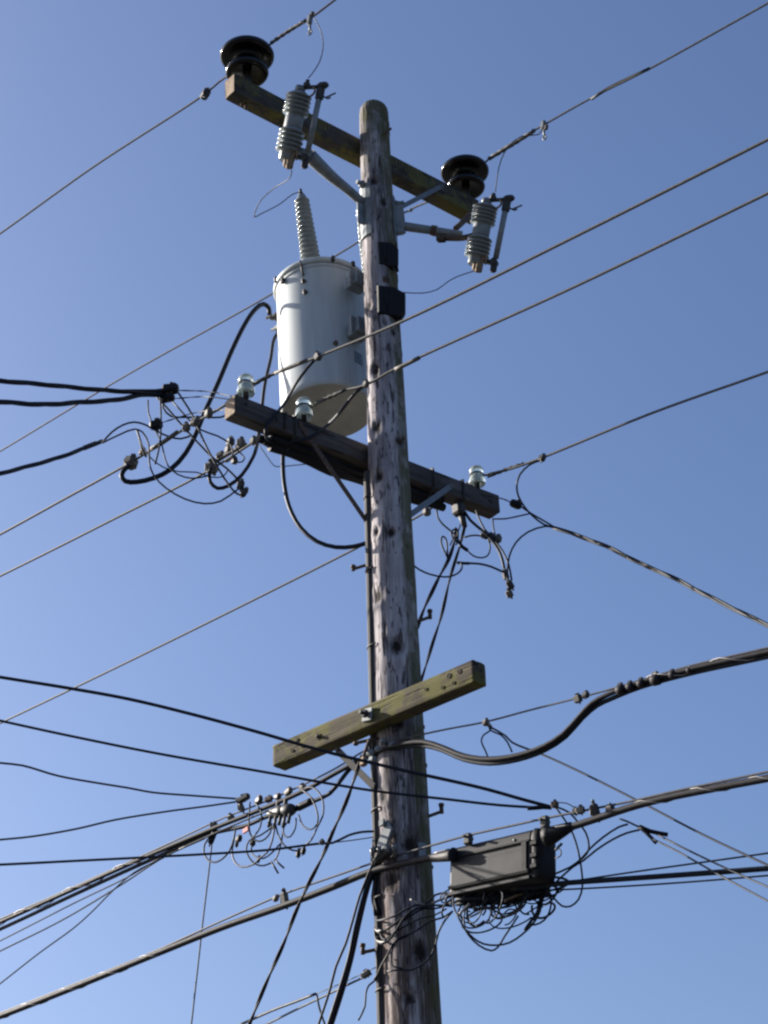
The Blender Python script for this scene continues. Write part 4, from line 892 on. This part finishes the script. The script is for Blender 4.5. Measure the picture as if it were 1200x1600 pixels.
p = on(384, 1297, pc+Vector((0, -.06, 0)), LINE); mb = MB(); k = 1/ppm(p); mb.box(p, (13*k, 3*k, 8*k), RZ(LINE)@RY(-.2), .003); tag(mb.build('red_tag', 'red', None, p), 'small red tag on a wire left of the tap', 'tag')
for lab, x, y, s_, m_ in (('dark wedge clamp where the two upper left drop wires end', 380, 1248, (24, 9, 9), 'dark'), ('pale bolt piece under the drop wire wedge clamp', 377, 1262, (9, 8, 14), 'connector'), ('dark bolt piece on the strand left of the tap', 405, 1250, (14, 8, 10), 'dark'), ('rusty bolt piece on the strand above the tap', 420, 1249, (13, 7, 9), 'rust'), ('grey bolt piece on the strand above the tap', 434, 1245, (13, 8, 8), 'dark'), ('pale strand clamp right above the tap', 451, 1237, (15, 8, 10), 'connector'), ('pale strand clamp nearest the pole above the tap', 474, 1232, (12, 9, 11), 'connector'), ('small clamp on the strand far left of the tap', 361, 1277, (10, 8, 9), 'connector'), ('dark clamp on the cable above the thin vertical wire', 334, 1290, (12, 9, 9), 'dark')):
    block('strand_clamp', lab, 'strand clamp', x, y, (pc+Vector((0, .04, 0)), LINE), s_, m_, tilt=random.uniform(-.3, .3), extra=1)
wire('drop_wire', 'wavy drop wire entering from the left edge above the two near it', 'drop wire', [(0, 1192), (35, 1196), (90, 1212), (150, 1223), (200, 1231), (238, 1238), (300, 1243), (370, 1248)], (-.2, .9), 3.4, 'rubber', 8, 0, .005, group=GD)
wire('drop_wire', 'drop wire rising from the left edge to the dark wedge clamp', 'drop wire', [(0, 1312), (50, 1307), (120, 1295), (180, 1281), (260, 1268), (320, 1260), (368, 1253)], (-.2, .9), 3.2, 'rubber', 8, 0, .005, group=GD)
wire('drop_wire', 'nearly level dark drop wire crossing the left half to the pole', 'drop wire', [(0, 1351), (120, 1345), (220, 1340), (330, 1334), (420, 1328), (500, 1318), (520, 1317), (545, 1305), (565, 1300), (584, 1299)], (-.6, -.08), 4.0, 'rubber', 8, 0, .005, group=GD)
block('strand_clamp', 'small dark clamp on the nearly level drop wire', 'strand clamp', 503, 1316, -.2, (9, 7, 7), 'dark')
wire('support_wire', 'thin support wire below the end of the nearly level drop wire', 'support wire', [(508, 1318), (550, 1313), (584, 1308)], (-.2, -.06), 1.8, 'thin', group=GM)
wire('drop_wire', 'thin vertical wire hanging from the black end piece to the bottom edge', 'drop wire', [(331, 1318), (327, 1355), (318, 1430), (308, 1520), (299, 1600)], (2.0, 1.7), 2.6, 'rubber', 0, 3, 0, group=GD)
wire('drop_wire', 'upper of the thin wires fanning out below the cable at the lower left', 'drop wire', [(0, 1470), (120, 1409), (200, 1370), (255, 1338), (320, 1306)], (3.6, 2.1), 2.4, 'rubber', 8, 0, .004, group=GD)
wire('drop_wire', 'middle of the thin wires fanning out below the cable at the lower left', 'drop wire', [(0, 1486), (100, 1436), (190, 1382), (255, 1340), (320, 1310)], (3.4, 2.1), 2.6, 'rubber', 8, 0, .004, group=GD)
wire('drop_wire', 'steepest of the thin wires fanning out at the lower left', 'drop wire', [(0, 1537), (60, 1490), (115, 1450), (140, 1428), (180, 1388), (210, 1363), (256, 1340)], (3.0, 2.3), 2.4, 'rubber', 8, 0, .004, group=GD)
wire('drop_wire', 'wire running beside the bundled cable past the left splice', 'drop wire', [(280, 1327), (340, 1300), (380, 1283), (430, 1262)], (pc+Vector((0, -.03, 0)), LINE), 3.0, 'rubber', group=GD)

# two dark drop cables crossing in front of the pole
GF = 'black drop cables crossing in front of the pole'
wire('drop_cable', 'upper black drop cable crossing before the mossy crossarm from the left edge', 'drop cable', [(0, 1058), (100, 1074), (200, 1092), (300, 1116), (400, 1143), (500, 1172), (585, 1193), (640, 1206), (700, 1219), (760, 1233), (820, 1250), (862, 1261)], (-.5, -.62), 5.6, 'rubber', 8, 0, .005, group=GF, n=9)
wire('drop_cable', 'lower black drop cable crossing before the pole from the left edge', 'drop cable', [(0, 1126), (120, 1152), (250, 1178), (400, 1204), (580, 1235), (700, 1249), (780, 1258), (862, 1263)], (-.42, -.62), 4.4, 'rubber', 8, 0, .005, group=GF, n=9)
wire('cable_boot', 'black sleeve at the right end of the lower drop cable', 'sleeve', [(824, 1263), (840, 1262), (856, 1260)], -.62, 7, 'plastic')

# ------------------------------------------------------------------ lower telephone cable, splice closure
pl = Vector((.0, -.23, 5.3)); DL = (pl, LINE)
oL, PL = wire('comm_cable', 'thick lower telephone cable from the bottom left corner to the closure', 'telephone cable', [(0, 1588), (120, 1541), (250, 1488), (350, 1448), (450, 1413), (520, 1386), (585, 1360), (640, 1347), (680, 1339), (705, 1336)], DL, 11.0, 'jacket', 12, 0, .004, group=GC, n=12)
lash(oL, [p for p in PL if p.x < -1.2], oL['_r']+.002, .42, .0035)
oL2, PL2 = wire('comm_cable', 'thick lower telephone cable leaving the closure for the right edge', 'telephone cable', [(860, 1303), (890, 1293), (930, 1280), (980, 1263), (1040, 1247), (1120, 1231), (1200, 1216)], DL, 12.0, 'jacket', 0, 5, .004, group=GC, n=12)
lash(oL2, PL2[3:], oL2['_r']+.002, .36, .003)
oS, PS = wire('support_strand', 'steel strand carrying the closure on the lower telephone cable', 'support strand', [(0, 1583), (120, 1536), (240, 1487), (315, 1453), (400, 1415), (445, 1396), (520, 1370), (590, 1346), (650, 1328), (728, 1306), (800, 1290), (850, 1279), (930, 1263), (990, 1251), (1060, 1235), (1200, 1206)], (pl+Vector((0, .02, 0)), LINE), 3.6, 'strand', 12, 5, .004, n=7)
for lab, x, y, s_, m_ in (('grey strap spacer on the lower telephone cable left of the pole', 445, 1405, (12, 10, 22), 'connector'), ('small pale clamp on the strand beside the strap spacer', 431, 1404, (9, 8, 9), 'connector'), ('tall dark strap spacer on the cable right of the closure', 930, 1268, (13, 12, 24), 'dark'), ('dark clamp on the strand right of the tall strap spacer', 954, 1264, (14, 10, 12), 'dark'), ('rusty clamp on the strand left of the tall strap spacer', 907, 1266, (14, 9, 11), 'connector'), ('small brown clamp where the two drop cables end above the closure', 867, 1257, (11, 9, 10), 'rust'), ('small dark clamp on the strand just right of the drop cable ends', 899, 1268, (9, 8, 10), 'dark')):
    block('strand_clamp', lab, 'strand clamp', x, y, DL, s_, m_, extra=1)
wire('tie_wire', 'thin wire from the brown clamp to the strand right of it', 'tie wire', [(868, 1254), (885, 1255), (898, 1262)], DL, 1.8, 'thin')

TLc, TRc, BLc, BRc = on(695, 1326, pl, LINE), on(829, 1286, pl, LINE), on(697, 1396, pl, LINE), on(826, 1375, pl, LINE)
cl = ((TLc+BLc)/2+(TRc+BRc)/2)/2; Lx = ((TRc-TLc).length+(BRc-BLc).length)/2*.96; slope = math.asin(((TRc.z+BRc.z)-(TLc.z+BLc.z))/2/Lx)
Hc = ((TLc.z-BLc.z)+(TRc.z-BRc.z))/2
RC = RZ(LINE)@RY(-slope)
nrm = RC@Vector((0, 1, 0))
K = thing('splice_closure', 'dark grey rectangular splice closure hanging on the strand right of the pole', 'splice closure', cl+nrm*.10, RC)
dpt = .15
def rsec(x, k=1.0, dz=0):
    hy, hz = dpt/2*k, Hc/2*k; out = []
    for cy, cz, a0, b in ((hy-.05, hz-.05, 0, .05), (-hy+.05, hz-.05, 90, .05), (-hy+.012, -hz+.012, 180, .012), (hy-.012, -hz+.012, 270, .012)):
        for t_ in (0, 30, 60, 90): out.append(Vector((x, cy+b*math.cos(rad(a0+t_)), dz+cz+b*math.sin(rad(a0+t_)))))
    return out
mb = MB(); mb.ring_stack([rsec(-Lx/2, .95), rsec(-Lx/2+.012), rsec(Lx/2-.01), rsec(Lx/2, .97)], True, False); mb.build('case_body', 'closure', K)
y0 = -dpt/2
mb = MB(); mb.box((-.02, y0-.003, -.035), (Lx*.88, .012, Hc*.44), None, .003); mb.build('door_panel', 'closure', K)
mb = MB(); mb.box((0, y0-.004, Hc*.25), (Lx*.99, .016, .012), None, .003); mb.build('seam', 'plastic', K)
mb = MB(); mb.box((0, y0-.008, -Hc*.34), (Lx*.99, .03, .022), RX(.4), .004); mb.build('lower_ledge', 'closure', K)
mb = MB(); mb.box((0, y0+.0, -Hc*.47), (Lx*1.0, .03, .02), None, .004); mb.build('lower_ledge', 'closure', K)
mb = MB(); mb.box((Lx*.43, y0-.004, -.01), (.04, .016, Hc*.6), None, .004); mb.build('latch', 'plastic', K)
for x_ in (-Lx*.42, Lx*.30):
    mb = MB(); mb.lathe([(0, 0), (.008, 0), (.007, .004), (0, .006)], frame((0, -1, 0)), (x_, y0-.0, Hc*.33), 10); mb.build('screw', 'steel', K)
mb = MB(); mb.ring_stack([rsec(Lx/2-.005, .93), rsec(Lx/2+.012, 1.04), rsec(Lx/2+.045, 1.0), rsec(Lx/2+.065, .86, .01), rsec(Lx/2+.07, .5, .03)], True, True); mb.build('end_cap', 'plastic', K)
for z_ in (-.08, -.02, .05):
    mb = MB(); mb.box((Lx/2+.03, y0-.008, z_), (.05, .02, .03), None, .006); mb.build('end_rib', 'plastic', K)
ic = RC.transposed()
def kl(p): return ic@(Vector(p)-K.location)
nl0, nl1 = kl(on(676, 1341, pl, LINE)), kl(on(704, 1337, pl, LINE))
mb = MB(); mb.path([nl0, nl1, nl1+Vector((.03, 0, 0))], lambda t_: .024+.020*t_, 14); mb.build('nose', 'jacket', K)
nr0, nr1 = kl(on(862, 1305, pl, LINE)), kl(on(893, 1291, pl, LINE))
mb = MB(); mb.path([nr0-Vector((.03, 0, .0)), nr0, nr0.lerp(nr1, .5), nr1], lambda t_: .062-.036*t_, 14); mb.build('nose', 'plastic', K)
for (x, y, h_) in ((728, 1306, 18), (848, 1280, 20)):
    q = kl(on(x, y+4, pl, LINE)); k = 1/ppm(K.location); mb = MB(); mb.box(q+Vector((0, .02, 0)), (14*k, 11*k, h_*k), None, .008); mb.rod(q+Vector((0, -.03, .01)), q+Vector((0, .06, .01)), .008, 7); mb.build('hanger_clamp', 'dark', K)
mb = MB(); mb.tube([kl(on(x, y, pl, LINE)) for x, y in ((868, 1328), (874, 1322), (878, 1318))], .008, 6, .02); mb.tube([kl(on(x, y, pl, LINE)) for x, y in ((869, 1325), (876, 1328), (876, 1337), (868, 1341))], .004, 6, .02); mb.build('earth_tail', 'thin', K)
wire('cover_guard', 'pale strip on top of the cable just right of the closure', 'guard strip', [(864, 1293), (876, 1291), (889, 1289)], (pl+Vector((0, -.04, 0)), LINE), 3.2, 'lash')
wire('cover_guard', 'pale strip on top of the cable between pole and closure', 'guard strip', [(679, 1333), (690, 1330), (702, 1327)], (pl+Vector((0, -.03, 0)), LINE), 3.0, 'lash')

# cables leaving the closure to the right
GX = 'cables leaving the closure to the right edge'
wire('drop_cable', 'thick dark cable from below the closure to the right edge', 'drop cable', [(800, 1388), (830, 1386), (870, 1381), (950, 1375), (1050, 1368), (1200, 1357)], (-.62, -1.3), 8.5, 'rubber', 0, 7, .005, group=GX, n=10)
wire('drop_wire', 'thin wire leaving below the closure, uppermost of the right level wires', 'drop wire', [(850, 1384), (900, 1376), (1000, 1361), (1100, 1347), (1200, 1333)], (-.62, -1.3), 3.0, 'rubber', 0, 7, .005, group=GX)
wire('drop_wire', 'thin wire under the thick cable leaving the closure', 'drop wire', [(855, 1391), (920, 1388), (1050, 1380), (1200, 1368)], (-.6, -1.25), 3.0, 'rubber', 0, 7, .005, group=GX)
Zb = lambda L_: [(840+x/5.4545, 1220+y/5.4545) for x, y in L_]
wire('drop_wire', 'upper drop wire from the right wedge pair down to the right edge', 'drop wire', [(1025, 1303), (1060, 1321), (1120, 1350), (1200, 1386)], (-1.0, -1.8), 3.2, 'rubber', 0, 7, .005, group=GD)
wire('drop_wire', 'lower drop wire from the right wedge pair down to the right edge', 'drop wire', [(1020, 1311), (1060, 1331), (1120, 1365), (1200, 1408)], (-1.0, -1.75), 3.2, 'rubber', 0, 7, .005, group=GD)
wire('wedge_clamp', 'upper black wedge clamp of the pair right of the closure', 'wedge clamp', Zb([(870, 390), (960, 430), (1110, 460)]), (-.98, -1.0), 7.0, 'plastic', group='black wedge clamps')
wire('wedge_clamp', 'lower black wedge clamp of the pair right of the closure', 'wedge clamp', Zb([(860, 390), (930, 445), (1010, 530)]), (-.97, -1.0), 6.0, 'plastic', group='black wedge clamps')
wire('support_wire', 'thin wire from the lower telephone cable to the wedge pair', 'support wire', Zb([(700, 325), (760, 345), (830, 378), (870, 395)]), (-.93, -.98), 3.2, 'rubber', group=GM)
J = [('upper wire arching from the wedge pair back to the closure', [(770, 370), (690, 395), (560, 480), (450, 575), (370, 665), (280, 735), (110, 808)], 3.4), ('lower wire arching from the wedge pair back under the closure', [(870, 418), (760, 445), (640, 500), (500, 590), (390, 680), (300, 735), (160, 860)], 3.4),
     ('wire dropping from the drop cable ends in a long loop under the closure', [(150, 220), (230, 330), (300, 450), (345, 590), (375, 760), (382, 900), (350, 1010), (280, 1070), (210, 1068), (140, 1000), (80, 930)], 3.2), ('wire curving from the drop cable ends into the arching wires', [(170, 225), (270, 270), (350, 360), (410, 440), (438, 555), (420, 620), (370, 670)], 3.2)]
for lab, pts, px in J: wire('loop_wire', lab, 'wire loop', Zb(pts), (-.82, -.66), px, 'rubber', group='wires between the closure and the right wedge pair')

# the mess of wire under the closure: loops one can follow, and one tangled mass
Z3 = lambda L_: [(680+x/5, 1280+y/5) for x, y in L_]
J = [('lowest wire loop hanging under the closure', [(140, 600), (150, 700), (200, 800), (260, 905), (340, 985), (440, 1028), (490, 1000), (540, 920), (600, 830), (650, 755)], 3.2),
     ('wide loop hanging under the closure, second from the bottom', [(160, 720), (220, 840), (300, 930), (380, 975), (480, 985), (580, 965), (680, 900), (770, 810), (820, 720), (840, 600)], 3.2),
     ('right hand loop below the closure end cap', [(900, 580), (905, 660), (890, 730), (850, 790), (780, 825), (720, 820)], 3.2),
     ('small left loop below the closure', [(235, 690), (225, 760), (235, 840), (290, 850), (360, 830), (420, 780), (440, 700)], 2.8),
     ('wire hoop standing in front of the closure door', [(380, 640), (385, 540), (390, 460), (410, 410), (460, 375), (530, 365), (600, 385), (660, 425), (690, 450)], 2.8),
     ('short loose wire with a taped end under the closure', [(810, 640), (800, 720), (760, 780), (700, 865)], 5.0),
     ('black strap of wires hanging below the end cap', [(820, 560), (835, 640), (810, 720), (770, 790)], 4.0)]
for i, (lab, pts, px) in enumerate(J): wire('loop_wire', lab, 'wire loop', Z3(pts), (-.50-.015*i, -.56-.01*i), px, 'rubber', group='wire loops under the closure')
random.seed(21)
mb = MB()
c0, c1 = at(712, 1402, -.38), at(858, 1388, -.56)
for i in range(54):
    loose = i >= 36; f = random.random(); c = c0.lerp(c1, f)+Vector((random.uniform(-.02, .02), random.uniform(-.09, .07), random.uniform(-.13, -.04) if loose else random.uniform(-.05, .04)))
    a = random.uniform(.06, .16); b = random.uniform(.04, .10) if loose else random.uniform(.02, .06); ph = random.uniform(0, 6.28); span = random.uniform(2.6, 5.2) if loose else random.uniform(3.5, 7.5); tl_ = random.uniform(-.5, .5); az_ = LINE+random.uniform(-.5, .5)
    pts = []
    for k_ in range(12):
        t_ = ph+span*k_/11; x_ = a*math.cos(t_); z_ = b*math.sin(t_)
        pts.append(c+Vector((math.cos(az_)*(x_*math.cos(tl_)-z_*math.sin(tl_)), math.sin(az_)*(x_*math.cos(tl_)-z_*math.sin(tl_))+.02*math.sin(2*t_), x_*math.sin(tl_)*.6+z_*math.cos(tl_)-.02*k_/11)))
    mb.tube(pts, random.choice((.0045, .0055, .007)), 6, .03)
for i in range(9):
    o0 = Vector((0, random.uniform(-.06, .06), random.uniform(-.05, .03))); mb.tube([c0+o0, c0.lerp(c1, .5)+o0+Vector((0, 0, random.uniform(-.05, .0))), c1+o0], random.uniform(.01, .018), 7, .06)
o = mb.build('wire_tangle', 'rubber', None, c0.lerp(c1, .5)); o['kind'] = 'stuff'; o['label'] = 'tangled mass of black drop wires packed under the closure'; o['category'] = 'wire tangle'
# wire ends with pale stripes amid the tangle
for i, (pts, m_) in enumerate((([(300, 690), (340, 700), (400, 690), (470, 695)], 'jacket'), ([(190, 740), (230, 700), (270, 665)], 'lash'), ([(540, 640), (600, 610), (680, 580)], 'brass'))):
    wire('loop_wire', ['worn brown wire running through the tangle under the closure', 'shiny wire end poking out left of the tangle', 'tarnished wire crossing the right of the tangle'][i], 'wire', Z3(pts), -.60, 4.0, m_)

# loops round the pole under the closure
Z6 = lambda L_: [(560+x/7.275, 1380+y/7.275) for x, y in L_]
GW = 'slack wire loops held against the pole'
def pw(L_, d0=.02): 
    out = []
    for x, y in Z6(L_):
        p = pole_hit(x, y); dd = Vector((p.x, p.y, 0)); dd.normalize(); out.append(p+dd*d0)
    return out
def mix(L_, Ys):                              # traced loop: on the pole where it lies on it, else at the given depth
    out = []
    for (x, y), Yv in zip(Z6(L_), Ys): out.append(at(x, y, Yv))
    return out
J = [('top slack loop running from the pole to the closure', [(210, 425), (280, 415), (420, 370), (520, 310), (640, 250), (760, 240), (880, 130), (1000, 115), (1080, 150)], [-.05, -.16, -.23, -.25, -.27, -.27, -.26, -.3, -.36], 3.4, 'rubber'),
     ('pale worn slack loop crossing the pole front', [(205, 540), (250, 560), (350, 510), (440, 440), (560, 360), (680, 280), (780, 265), (900, 200), (1060, 150)], [-.05, -.16, -.21, -.24, -.26, -.27, -.27, -.3, -.36], 3.6, 'jacket'),
     ('slack loop bowing down round the pole left side', [(225, 350), (190, 480), (190, 600), (225, 665), (300, 680), (370, 620), (450, 500), (540, 365), (660, 290), (860, 250), (1060, 260)], [.0, -.02, -.05, -.1, -.2, -.23, -.25, -.27, -.28, -.3, -.36], 3.6, 'rubber'),
     ('slack wire slanting off the pole to the lower left clamp', [(560, 600), (460, 640), (390, 700), (330, 820), (260, 940), (210, 1050), (180, 1090)], [-.24, -.23, -.22, -.2, -.15, -.1, -.08], 3.4, 'jacket'),
     ('slack wire from the tangle slanting across the pole front', [(1070, 320), (960, 390), (820, 430), (700, 510), (580, 580), (470, 620), (440, 660)], [-.36, -.3, -.27, -.27, -.25, -.24, -.23], 3.2, 'rubber'),
     ('long slack loop drooping low across the pole front', [(1070, 320), (980, 430), (910, 560), (870, 730), (800, 860), (680, 950), (580, 990), (450, 985), (330, 1005)], [-.36, -.3, -.27, -.26, -.26, -.25, -.24, -.22, -.18], 3.2, 'rubber'),
     ('small inner loop on the pole below the slack wires', [(450, 520), (445, 620), (400, 720), (375, 830), (380, 930), (440, 960), (500, 970)], [-.24, -.23, -.22, -.21, -.21, -.23, -.24], 2.8, 'rubber'),
     ('thin upright wire down the pole left side to the lower clamp', [(225, 660), (215, 760), (212, 880), (213, 1000), (200, 1095), (120, 1160), (85, 1250), (75, 1400), (0, 1560)], [-.04, -.06, -.06, -.06, -.06, -.06, -.06, -.06, -.06], 3.0, 'rubber'),
     ('third slack wire in a shallow bow across the pole', [(300, 470), (400, 470), (520, 420), (640, 340), (740, 290), (860, 290), (1000, 250), (1070, 200)], [-.18, -.22, -.25, -.26, -.27, -.28, -.32, -.36], 3.0, 'rubber'),
     ('thin slack wire just under the third one', [(230, 520), (300, 640), (420, 560), (560, 470), (720, 395), (870, 360), (1000, 290)], [-.06, -.2, -.23, -.25, -.27, -.28, -.33], 2.6, 'rubber')]
for lab, pts, Ys, px, m_ in J:
    P_ = mix(pts, Ys); r_ = px/2/260
    mb = MB(); mb.tube(P_, r_, 7, .04); tag(mb.build('slack_wire', m_, None, P_[0]), lab, 'wire loop', GW)
# pale strips on the slack wires, glints of bare strap put into colour
for i, (pts, Ys) in enumerate((([(590, 200), (640, 215), (700, 245), (760, 262)], [-.25, -.26, -.27, -.27]), ([(195, 540), (225, 560), (280, 545)], [-.08, -.16, -.20]), ([(215, 670), (270, 685), (320, 675)], [-.1, -.19, -.22]))):
    P_ = mix(pts, Ys); mb = MB(); mb.tube([p+Vector((0, -.012, .004)) for p in P_], .0065, 7, .03); tag(mb.build('cable_tie', 'lash', None, P_[0]), ['bright tie on the slack wires at the pole right front', 'bright tie on the slack wires at the pole left edge', 'lower bright tie on the bowed slack loop'][i], 'cable tie', 'bright ties on the slack wires')

# pole hardware at the lower cable
hp = pole_hit(606, 1310); t = thing('guy_hook', 'grey galvanised hook plate on the pole above the lower telephone cable', 'hook plate', hp)
d = Vector((hp.x, hp.y, 0)).normalized(); F = frame(d, (0, 0, 1))
mb = MB(); mb.prism([(.06, -.0), (.10, -.03), (.04, -.06), (-.02, -.03), (-.09, .0), (-.10, .045), (-.03, .05), (.02, .02)], .02, F, d*.03); mb.build('hook', 'steelpaint', t)
mb = MB(); mb.rod(d*.0+Vector((0, 0, .085)), d*.06+Vector((0, 0, .085)), .018, 8); mb.box(d*.05+Vector((0, 0, .085)), (.045, .045, .015), F, .005); mb.build('bolt', 'steel', t)
hp = at(598, 1336, -.17); t = thing('cable_bracket', 'dark bolted suspension clamp holding the lower cable strand to the pole', 'cable clamp', hp)
mb = MB(); mb.box((0, 0, 0), (.13, .06, .05), RZ(LINE)@RY(-.2), .012); mb.build('clamp_plate', 'dark', t)
for dx in (-.06, -.02, .03, .07):
    mb = MB(); mb.rod((dx, -.03-dx*.4, .0), (dx, -.06-dx*.4, .03), .014, 7); mb.rod((dx, 0, -.02), (dx+.005, -.02, .05), .010, 7); mb.build('clamp_bolt', 'steel', t)
hp = at(660, 1332, -.17); t = thing('cable_guide', 'pale bent steel guide on the pole right front beside the closure', 'cable guide', hp)
mb = MB(); mb.box((0, 0, .0), (.05, .012, .12), RZ(.6), .004); mb.build('guide_plate', 'steelpaint', t); mb = MB(); mb.box((.01, -.02, -.05), (.05, .05, .012), RZ(.6), .003); mb.build('guide_lip', 'steel', t)
# bunch on the pole's left flank
P_ = [at(588, 1312, -.02), at(584, 1345, -.03), at(588, 1375, -.03), at(586, 1400, -.03), at(592, 1430, -.04)]
for i, w_ in enumerate(('outer', 'inner')):
    mb = MB(); mb.tube([p+Vector((.016*i-.012, -.012*i, 0))+Vector((.006*math.sin(i*2+k_), 0, 0)) for k_, p in enumerate(P_)], .013, 8, .04)
    tag(mb.build('riser_cable', 'plastic', None, P_[0]), w_+' black cable bunched on the left flank of the pole below the hook plate', 'riser cable', 'black cables bunched on the pole left flank')

# twisted cables going down and away on the left of the pole
GQ = 'cables slanting down left of the pole'
wire('riser_cable', 'twisted cable slanting from under the mossy crossarm down to the bottom edge', 'riser cable', [(566, 1180), (556, 1210), (540, 1255), (520, 1300), (503, 1340), (480, 1385), (460, 1430), (445, 1470), (425, 1515), (408, 1555), (390, 1600)], (-.15, .6), 6.0, 'jacket', 0, 3, 0, tw=(2, .5), group=GQ)
wire('riser_cable', 'left wavy cable of the cluster slanting down beside the lower pole', 'riser cable', [(588, 1335), (578, 1360), (562, 1400), (552, 1435), (540, 1475), (525, 1510), (516, 1545), (498, 1600)], (-.1, .3), 4.2, 'jacket', 0, 3, 0, group=GQ)
wire('riser_cable', 'thick middle cable of the cluster slanting down beside the lower pole', 'riser cable', [(592, 1335), (572, 1390), (556, 1450), (545, 1500), (530, 1550), (514, 1600)], (-.1, .3), 7.5, 'rubber', 0, 3, 0, group=GQ)
wire('riser_cable', 'right cable of the cluster slanting down beside the lower pole', 'riser cable', [(596, 1335), (577, 1385), (562, 1445), (550, 1500), (536, 1550), (520, 1600)], (-.08, .3), 4.5, 'rubber', 0, 3, 0, group=GQ)
wire('drop_wire', 'upper blue grey wire rising from the bottom edge to a taped end', 'drop wire', [(378, 1600), (430, 1577), (465, 1564), (493, 1553)], (1.2, .4), 4.6, 'rubber', 4, 0, 0, group=GD)
wire('support_wire', 'thin wire from the taped end to the lower left clamp', 'support wire', [(494, 1553), (530, 1538), (570, 1520), (590, 1510)], (.4, -.05), 1.6, 'thin', group=GM)
wire('drop_wire', 'lower blue grey wire rising from the bottom edge to the lower left clamp', 'drop wire', [(418, 1600), (470, 1574), (510, 1555), (545, 1538), (562, 1530), (580, 1522)], (1.0, .0), 3.6, 'rubber', 4, 0, 0, group=GD)
wire('drop_wire', 'short wire hanging from the taped end to the bottom edge', 'drop wire', [(495, 1554), (499, 1575), (508, 1602), (516, 1630)], (.4, .4), 3.4, 'rubber', group=GD)
block('strand_clamp', 'pale clamp with a dark bolt at the left of the lowest pole stretch', 'strand clamp', 572, 1522, -.02, (16, 9, 9), 'connector', tilt=rad(-25), extra=1)
